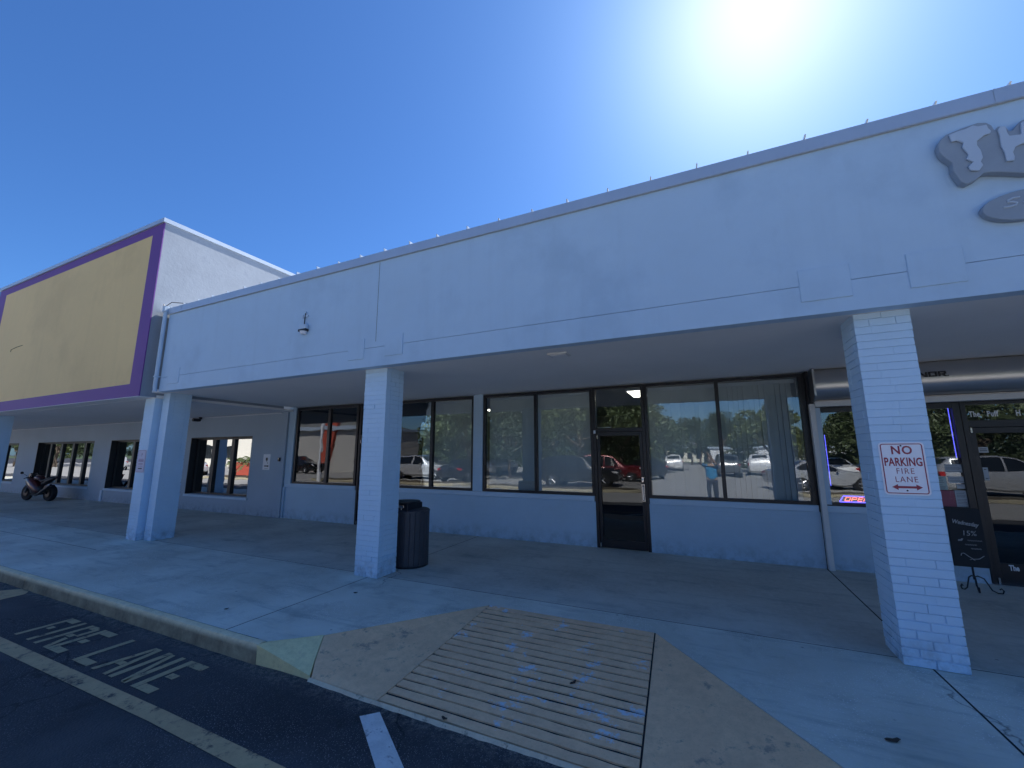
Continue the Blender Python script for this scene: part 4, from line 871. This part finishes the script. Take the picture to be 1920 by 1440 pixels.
def car(kind, col, label, paint=None):
    D = SHAPES[kind]; t_ = thing("parked_car", (0,0,0), label, "car", "cars standing in the car park")
    pm = pmat("car_paint_%s" % paint, col, .25, .03, 2, 0, coat=.8, metal=.2)
    n = 12; vs = []; stn = D['st']
    def ringp(x, zs, zb, zt, wb, wt):
        return [(x,-wb*.82,zs),(x,-wb*.97,zs+.10),(x,-wb*1.0,(zs+zb)/2),(x,-wb*.985,zb),(x,-wt*1.02,zt-.05*(zt-zb>.2)),(x,-wt*.80,zt),(x,wt*.80,zt),(x,wt*1.02,zt-.05*(zt-zb>.2)),(x,wb*.985,zb),(x,wb,(zs+zb)/2),(x,wb*.97,zs+.10),(x,wb*.82,zs)]
    for q in stn: vs += ringp(*q)
    m = MB(); m.add(vs, [(i*n+k, i*n+(k+1) % n, (i+1)*n+(k+1) % n, (i+1)*n+k) for i in range(len(stn)-1) for k in range(n)]+[tuple(range(n)), tuple(range((len(stn)-1)*n, len(stn)*n))])
    m.build("body", pm, t_, smooth=True)
    X = np.array([q[0] for q in stn]); ip = lambda x, j: float(np.interp(x, X, [q[j] for q in stn]))
    def side_pt(x, f, s_, o=.012):
        zb, zt_, wb, wt = ip(x,2), ip(x,3)-.05, ip(x,4)*.985, ip(x,5)*1.02
        z = zb+.02+(zt_-.05-zb)*f; y = wb+(wt-wb)*f*(zt_-.05-zb)/max(zt_-zb,.05); return (x, s_*(y+o), z)
    w0, w1 = D['win']; c0, c1, c2, c3 = D['cab']
    for s_ in (-1, 1):
        segs = [(c0+.28,c1+.42,.0),(c1+.50,c2-.30,0),(c2-.22,c3-.22,0)]
        for (a, b, _) in segs:
            xs = np.linspace(a, b, 5); g_ = MB(); top = []; bot = []
            for x in xs:
                f = 1.0
                bot.append(side_pt(x, 0, s_)); top.append(side_pt(x, f, s_))
            g_.add(bot+top, [(i, i+1, 5+i+1, 5+i) for i in range(4)]); g_.build("side_window", m_tglass, t_)
        MB().lathe((c0+.45, s_*(ip(c0+.45,4)+.10), ip(c0+.45,2)+.06), [(0,-.07),(.075,-.05),(.085,.03),(0,.05)], 10, 'x').build("wing_mirror", pm, t_, smooth=True)
        zh = ip(.1,2)-.10
        MB().prism([(.02,zh-.02),(.30,zh+.05),(.42,zh+.13),(.10,zh+.10)], 'y', s_*(ip(.2,4)-.22), s_*(ip(.2,4)+.012)).build("headlight", m_lampw, t_, bevel=.01)
        L = D['L']; zt_ = ip(L-.12,2)-.10
        MB().prism([(L-.02,zt_-.08),(L-.02,zt_+.10),(L-.24,zt_+.14),(L-.20,zt_-.06)], 'y', s_*(ip(L-.1,4)-.24), s_*(ip(L-.1,4)+.015)).build("taillight", m_lampr, t_, bevel=.01)
        for x in D['axles']:
            r = D['rw']; y = s_*(ip(x,4)-.10)
            MB().lathe((x, s_*(ip(x,4)-.03), r), [(0,-.02),(r+.06,-.02),(r+.06,.035*1),(0,.035)], 24, 'y').build("wheel_arch", m_black, t_)
            wo = MB().lathe((x, y, r), [(r*.62,-.11),(r*.9,-.11),(r,-.07),(r,.10),(r*.9,.155),(r*.62,.155)], 24, 'y').build("wheel", m_rubber, t_, smooth=True)
            rm = MB().lathe((x, y, r), [(r*.63,.0),(r*.60,s_*.12),(r*.52,s_*.10),(.0,s_*.10)], 20, 'y')
            for k in range(5):
                a = 2*math.pi*k/5; rm.box(x-.001,x+.001,y,y+.001,r,r+.001); rm.tube([(x, y+s_*.125, r),(x+r*.58*math.cos(a), y+s_*.135, r+r*.58*math.sin(a))], [.05,.03], 6)
            rm.build("rim", m_rimm, wo)
    def cross(x, f): 
        zb, zt_ = ip(x,2), ip(x,3); return zb+(zt_-zb)*f
    xs = (c0+.10, c1+.0)
    def screen(xa, xb, o):
        pts = []
        za, zb = ip(xa,3)+.014, ip(xb,3)+.010
        ya, yb_ = ip(xa,5)*.92, ip(xb,5)*.80
        return MB().add([(xa,-ya,za),(xa,ya,za),(xb,yb_,zb),(xb,-yb_,zb)], [(0,1,2,3)])
    k = 6
    def lay(xa, xb, nm):
        m = MB(); xs = np.linspace(xa, xb, k); a = []; b = []
        for x in xs: a.append((x,-ip(x,5)*.80,ip(x,3)+.010)); b.append((x,ip(x,5)*.80,ip(x,3)+.010))
        m.add(a+b, [(i, i+1, k+i+1, k+i) for i in range(k-1)]); m.build(nm, m_tglass, t_)
    lay(c0+.08, c1-.06, "windscreen"); lay(c2+.20 if kind == 'suv' else c2+.12, c3-.0, "rear_window")
    MB().box(-.012,.03,-.5,.5,.36,.50).build("grille", m_black, t_, bevel=.01)
    return t_
CARS = {}
def park(kind, paint, col, x, y, rz, label):
    key = (kind, paint)
    if key not in CARS: o = CARS[key] = car(kind, col, label, paint)
    else: o = copy_tree(CARS[key]); o['label'] = label
    L = SHAPES[kind]['L']; c, s_ = math.cos(R(rz)), math.sin(R(rz))
    o.location = (x-L/2*c, y-L/2*s_, ZR+.004); o.rotation_euler = (0,0,R(rz)); return o
wh, sil, dk, rd, gy, blu = (.78,.79,.80), (.42,.43,.45), (.02,.022,.028), (.17,.014,.02), (.10,.11,.12), (.03,.05,.12)
park('suv','white',wh,-4.5,-35,80,"white car standing straight behind the photographer, mirrored right of the door")
park('sedan','dark',dk,-5.6,-21.5,60,"dark saloon left of the white car, mirrored just right of the door")
park('suv','silver',sil,10.2,-14.2,178,"large silver estate car mirrored in the smoke shop door")
park('sedan','silver',sil,3.9,-15.2,160,"silver saloon mirrored in the window left of the OPEN sign")
park('suv','red',rd,-7.3,-17.2,170,"red car behind the dark one, mirrored in the shop door glass")
park('suv','dark',dk,-8.0,-12.6,178,"black car nearest behind the yellow curb, mirrored in the shop door")
park('sedan','white',wh,-12.6,-18.4,75,"white saloon under the trees, mirrored left of the shop door")
park('suv','silver',sil,-20.9,-14.6,165,"silver car mirrored in the window beside the middle column")
park('sedan','dark',dk,-16.8,-14.3,85,"dark saloon under the big tree, mirrored near the pilaster")
park('suv','white',wh,3.0,-31,95,"white car in the far row, mirrored at the right of the last wide window")
park('sedan','white',wh,6.5,-24,90,"white saloon in the far row beyond the silver one")
park('suv','dark',dk,-36.5,-16.5,170,"black car before the grey building with the red fin")
park('sedan','silver',sil,-10.1,-21.6,88,"silver saloon beyond the white one under the trees")
park('suv','white',wh,-17.8,-21.5,92,"white car under the shading oak behind the dark saloon")
park('suv','grey',gy,-25,-21,88,"grey car left of the silver car, mirrored beside the middle column")
park('suv','grey',gy,.2,-27,88,"grey car in the middle of the far row right of the lane")
park('sedan','white',wh,9.2,-27,92,"rightmost white saloon in the far row")
for i, (x, y, rz, lab) in enumerate([(-44,-11,20,"white car nearest in the row mirrored behind the motorcycle"),(-50,-12.5,15,"second white car in the row mirrored behind the motorcycle"),(-57,-14,18,"third white car in the row mirrored behind the motorcycle"),(-66,-14,12,"farthest white car in the row mirrored behind the motorcycle")]):
    park('suv' if i % 2 else 'sedan','white',wh,x,y,rz,lab)
# ---- yellow curbed islands and bay lines
isl = MB()
for (x0, x1, y0, y1) in [(-12.5,-4.2,-10.4,-9.0),(-27,-14,-11.2,-9.6),(2.2,12,-11.6,-10.4),(-38,-31,-10.6,-8.2)]:
    r = (y1-y0)/2-.01; isl.prism([(a, b) for a, b in rrect(x0, x1, y0, y1, r, 6)], 'z', ZR, ZR+.14)
struct(isl.build("curb_island", pmat("island_curb", (.40,.36,.25), .8, .15, 2, .3, 30, dirt=(.25,.24,.22), dirt_at=.55), bevel=.02))
isg = MB()
for (x0, x1, y0, y1) in [(-12.5,-4.2,-10.4,-9.0),(-27,-14,-11.2,-9.6),(2.2,12,-11.6,-10.4),(-38,-31,-10.6,-8.2)]:
    r = (y1-y0)/2-.16; isg.prism(rrect(x0+.15, x1-.15, y0+.15, y1-.15, r, 6), 'z', ZR+.10, ZR+.155)
struct(isg.build("island_mulch", pmat("mulch", (.10,.08,.05), .95, .4, 9, .8, 30)))
bl = MB()
for x in range(-24, 14, 3):
    if abs(x+3) < 3.5: continue
    bl.add([(x,-17.5,ZR+.008),(x+.1,-17.5,ZR+.008),(x+.1,-12.5,ZR+.008),(x,-12.5,ZR+.008)], [(0,1,2,3)])
struct(bl.build("bay_lines", m_white, recalc=False))
# ---- trees
m_bark = pmat("bark", (.13,.10,.075), .95, .35, 6, .8, 25)
def leafmat(name, col):
    m, t, b = nodes(name); oi = N(t, "ShaderNodeTexCoord").outputs["Object"]
    c = mix(t, noise(t, oi, 1.1, 3), tuple(q*.55 for q in col), tuple(q*1.5 for q in col)); c = mix(t, .35, c, mix(t, noise(t, oi, 9, 2), tuple(q*.5 for q in col), tuple(q*1.7 for q in col)))
    t.links.new(c, b.inputs["Base Color"]); b.inputs["Roughness"].default_value = .6; return m
LM = [leafmat("oak_leaves", (.060,.085,.030)), leafmat("bright_leaves", (.085,.115,.035)), leafmat("dark_leaves", (.040,.065,.028))]
def tree_proto(seed, h, rad, lm, label, group="trees around the car park"):
    rg = np.random.default_rng(seed); t_ = thing("oak_tree", (0,0,0), label, "tree", group)
    tr = MB(); th = h*.30; tr.tube([(0,0,-.1),(.03,.02,th*.5),(.0,.05,th),(.05,.0,h*.55)], [.22,.17,.15,.08], 10)
    cl = []
    for k in range(8):
        a = 2*math.pi*k/8+rg.uniform(-.3,.3); rr_ = rad*rg.uniform(.45,.8); zz = h*rg.uniform(.40,.85)
        e_ = (rr_*math.cos(a), rr_*math.sin(a), zz); cl.append(e_)
        tr.tube([(0,0,th*rg.uniform(.75,1.2)), (e_[0]*.45, e_[1]*.45, (th+zz)/2), e_], [.10,.065,.025], 7)
    tr.build("trunk", m_bark, t_, smooth=True)
    cl += [(rg.uniform(-.35,.35)*rad, rg.uniform(-.35,.35)*rad, h*rg.uniform(.6,.9)) for _ in range(9)]
    cl += [(rad*.85*math.cos(a), rad*.85*math.sin(a), h*rg.uniform(.27,.55)) for a in rg.uniform(0,6.28,11)]
    pts = []
    for c in cl:
        n = 300; d = rg.normal(size=(n,3)); d /= np.linalg.norm(d,axis=1)[:,None]; r_ = rad*rg.uniform(.24,.40)*rg.uniform(.55,1,(n,1))
        pts.append(np.array(c)+d*r_*np.array([1,1,.72]))
    P = np.concatenate(pts); n = len(P); a = rg.normal(size=(n,3)); a /= np.linalg.norm(a,axis=1)[:,None]; b = np.cross(a, rg.normal(size=(n,3))); b /= np.linalg.norm(b,axis=1)[:,None]
    s_ = rg.uniform(.10,.24,(n,1)); q = np.stack([P-a*s_, P+b*s_*.5, P+a*s_, P-b*s_*.5], 1).reshape(-1,3)
    m = MB(); m.v = [tuple(v) for v in q]; m.f = [(4*i,4*i+1,4*i+2,4*i+3) for i in range(n)]
    m.build("crown", lm, t_, recalc=False); return t_
TP = [tree_proto(1, 8.5, 4.2, LM[0], "tall spreading oak over the car park, mirrored in the window left of the door"), tree_proto(2, 6.8, 3.4, LM[1], "bright round tree beyond the driveway, mirrored in the last wide window"), tree_proto(3, 10, 4.4, LM[2], "tall dark tree at the far left of the tree line")]
TP[0].location = (-13.5,-24,ZR); TP[1].location = (4.6,-36,ZR); TP[2].location = (-30,-62,ZR)
TL = [(0,-10.2,-20.5,.95,10,"wide oak right behind the red car, mirrored above the shop door"),(2,-14.8,-17.5,.72,130,"low dark tree overhanging the dark saloon"),(0,-6.6,-36,1.0,170,"oak beyond the white car at the left of the driveway"),(2,-3.0,-58,.8,77,"dark tree closing the left end of the driveway"),(0,-19.5,-19.5,.92,40,"oak shading the silver car, mirrored beside the pilaster"),(0,-8.2,-27,1.05,100,"oak between the driveway and the red car"),(2,-25,-26,.8,10,"dark tree left of the shading oak"),
      (2,-17,-48,1.1,70,"dark tree behind the spreading oak"),(1,-9,-52,1.2,130,"leafy tree left of the far low building"),(2,1.5,-66,.85,200,"dark tree right of the far low building"),
      (0,8,-60,.85,20,"oak in the tree line behind the white building"),(1,14,-42,1.1,80,"leafy tree right of the bright round one"),(2,20,-50,1.0,150,"dark tree near the right end of the tree line"),(0,15,-26,.95,220,"oak at the right edge of the car park"),(0,24,-30,.9,30,"rightmost oak beyond the car park"),
      (2,-40,-50,.9,60,"second dark tree from the left in the tree line"),(1,-48,-44,.9,15,"leafy tree left of the cream building"),(0,9,-22,.75,300,"small oak above the silver estate car"),
      (2,-84,-20,.85,75,"dark tree mirrored at the far left above the white cars"),(0,-91,-17,1.0,5,"oak mirrored behind the motorcycle"),(2,-99,-15,.9,215,"farthest dark tree along the store front"),(1,-108,-22,1.1,125,"leafy tree at the far left end of the lot"),(2,-4.5,-95,1.0,33,"dark tree directly behind the far low building"),(0,-12,-90,1.0,250,"oak left behind the far low building"),(2,4,-90,.95,290,"dark tree right behind the far low building")]
for k, x, y, sc, rz, lab in TL:
    o = copy_tree(TP[k]); o.location = (x, y, ZR); o.scale = (sc, sc, sc*(.95+.1*math.sin(x))); o.rotation_euler = (0,0,R(rz)); o['label'] = lab
# ---- palms in the island
def palm(x, y, h, label, seed):
    rg = random.Random(seed); t_ = thing("palm_tree", (x,y,ZR), label, "palm", "palms in the planted island")
    MB().tube([(x,y,ZR),(x+.05,y,ZR+h*.5),(x+.02,y+.03,ZR+h)], [.12,.10,.08], 10).build("trunk", m_bark, t_, smooth=True)
    m = MB()
    for k in range(18):
        a = 2*math.pi*k/18+rg.uniform(-.15,.15); el = rg.uniform(-.2,1.0); L = rg.uniform(.8,1.15)
        d = Vector((math.cos(a), math.sin(a), 0)); sd_ = Vector((-d.y, d.x, 0)); prev = None
        for i in range(9):
            u = i/8; p = Vector((x+.02,y+.03,ZR+h))+d*L*u*math.cos(el*.7)+Vector((0,0,L*(math.sin(el)*u-.75*u*u)))
            if prev is not None:
                for s_ in (-1,1):
                    lf = .30*(1-abs(u-.45)); m.add([prev, p, p+sd_*s_*lf+Vector((0,0,-lf*.5))+d*.1], [(0,1,2)])
            prev = p
    m.build("fronds", LM[1], t_, recalc=False)
palm(-33.0,-9.3,1.5,"small palm at the left of the planted island mirrored in the store window",1); palm(-35.4,-9.6,1.3,"small palm at the right of the planted island mirrored in the store window",2)
# ---- buildings around the car park
m_cream = pmat("cream_wall", (.74,.70,.60), .8, .04, .4, .2, 20); m_redb = pmat("red_wall", (.42,.075,.045), .7, .08, 1, .1); m_dwin = pmat("dark_window", (.02,.025,.03), .1, .1, 3, 0)
t_ = thing("cream_building", (-80,-30,ZR), "long cream store building across the lot, mirrored bright in the left store windows", "building")
MB().box(-79,-52,-46,-28,ZR,8.5).build("wall", m_cream, t_); MB().box(-79.2,-51.8,-46.2,-27.8,8.5,8.9).build("coping", m_capm, t_)
MB().box(-61,-53,-27.99,-27.9,ZR,1.0).build("red_base", m_redb, t_)
for x in (-74,-68): MB().box(x-2.2,x+2.2,-27.98,-27.92,1.01,3.0).build("window", m_dwin, t_)
tag(MB().box(-39.6,-35.5,-12.2,-11.9,ZR,.95).build("planter_wall", m_redb, loc=(-37.5,-12,ZR), bevel=.02), "low red brick planter wall behind the small palms", "wall")
t_ = thing("drive_through_building", (-38,-24,ZR), "grey building with a slanted red fin, mirrored in the window left of the middle column", "building")
MB().box(-46,-33,-30,-21,ZR,4.2).build("wall", pmat("grey_render", (.42,.41,.39), .8, .06, .5, .2, 20), t_)
MB().prism([(-38.4,.8),(-37.6,.8),(-36.4,5.4),(-38.2,5.4)], 'y', -20.99, -20.6).build("fin", m_redb, t_); MB().box(-46.2,-32.8,-30.2,-20.5,4.2,4.6).build("roof", m_capm, t_)
for x in (-44,): MB().box(x-.9,x+.9,-20.99,-20.94,.9,2.9).build("window", m_dwin, t_)
tag(MB().lathe((-25.2,-9.2,ZR), [(.13,0),(.13,.6),(.09,.62),(.08,5.6),(0,5.62)], 14).build("lamp_post", m_white, loc=(-25.2,-9.2,ZR), smooth=True), "white lamp post mirrored in the window left of the middle column", "lamp post")
t_ = thing("far_building", (-5,-80,ZR), "far low building with a hipped roof at the end of the driveway", "building")
MB().box(-8.4,-1.2,-86,-80,ZR,2.5).build("wall", m_cream, t_); MB().add([(-9,-79.4,2.51),(-.6,-79.4,2.51),(-.6,-86.6,2.51),(-9,-86.6,2.51),(-6.6,-83,4.0),(-3,-83,4.0)], [(0,1,5,4),(1,2,5),(2,3,4,5),(3,0,4),(0,3,2,1)]).build("roof", m_roof, t_)
for x in (-7.3,-5.6,-3.9,-2.2): MB().box(x-.5,x+.5,-79.99,-79.95,.7,1.9).build("window", m_dwin, t_)
t_ = thing("white_building", (3,-55,ZR), "low white building behind the far row of cars right of the driveway", "building")
MB().box(-.5,22,-60,-54,ZR,2.3).build("wall", m_white, t_); MB().box(-.7,22.2,-60.2,-53.8,2.3,2.55).build("roof", m_capm, t_)
for x in (3,8,13,18): MB().box(x-.8,x+.8,-53.99,-53.95,.6,1.7).build("window", m_dwin, t_)

# far wood and grass verge closing the view behind the car park
m_grass = leafmat("grass", (.07,.10,.03))
gv = MB(); gv.add([(-700,-700,ZR+.006),(700,-700,ZR+.006),(700,-72.1,ZR+.006),(-700,-72.1,ZR+.006)], [(0,1,2,3)]); struct(gv.build("grass_verge", m_grass, recalc=False))
rg = np.random.default_rng(5); n = 42000
X = rg.uniform(-170, 110, n); D = rg.uniform(0, 1, n)**.6*9; hh = 6.5+2.2*np.sin(X*.21)+1.6*np.sin(X*.53+1)+1.2*np.sin(X*1.3)
P = np.stack([X, -98-D*.8+1.5*np.sin(X*.4), ZR+rg.uniform(0,1,n)**.75*hh*np.clip(.55+D*.08,0,1.1)], 1)
a = rg.normal(size=(n,3)); a /= np.linalg.norm(a,axis=1)[:,None]; b = np.cross(a, rg.normal(size=(n,3))); b /= np.linalg.norm(b,axis=1)[:,None]; sz = rg.uniform(.25,.6,(n,1))
q = np.stack([P-a*sz, P+b*sz*.6, P+a*sz, P-b*sz*.6], 1).reshape(-1,3)
m = MB(); m.v = [tuple(v) for v in q]; m.f = [(4*i,4*i+1,4*i+2,4*i+3) for i in range(n)]
o = m.build("far_wood", LM[2], recalc=False); tag(o, "dark far-off wood closing the view behind the car park", "wood", kind="stuff")
HG = MB(); n = 9000
for (x0, x1, y) in ((-44,-9.5,-42),(.5,40,-48)):
    X = rg.uniform(x0, x1, n); P = np.stack([X, y+rg.normal(0,.5,n), ZR+rg.uniform(0,1,n)*(1.9+.3*np.sin(X*.9))], 1)
    a = rg.normal(size=(n,3)); a /= np.linalg.norm(a,axis=1)[:,None]; b = np.cross(a, rg.normal(size=(n,3))); b /= np.linalg.norm(b,axis=1)[:,None]; sz = .2
    q = np.stack([P-a*sz, P+b*sz*.6, P+a*sz, P-b*sz*.6], 1).reshape(-1,3); m = MB(); m.v = [tuple(v) for v in q]; m.f = [(4*i,4*i+1,4*i+2,4*i+3) for i in range(n)]
    tag(m.build("hedge", LM[0], recalc=False, loc=((x0+x1)/2, y, ZR)), "long clipped hedge "+("left" if x0 < -1 else "right")+" of the driveway behind the car park", "hedge", "hedges behind the car park")
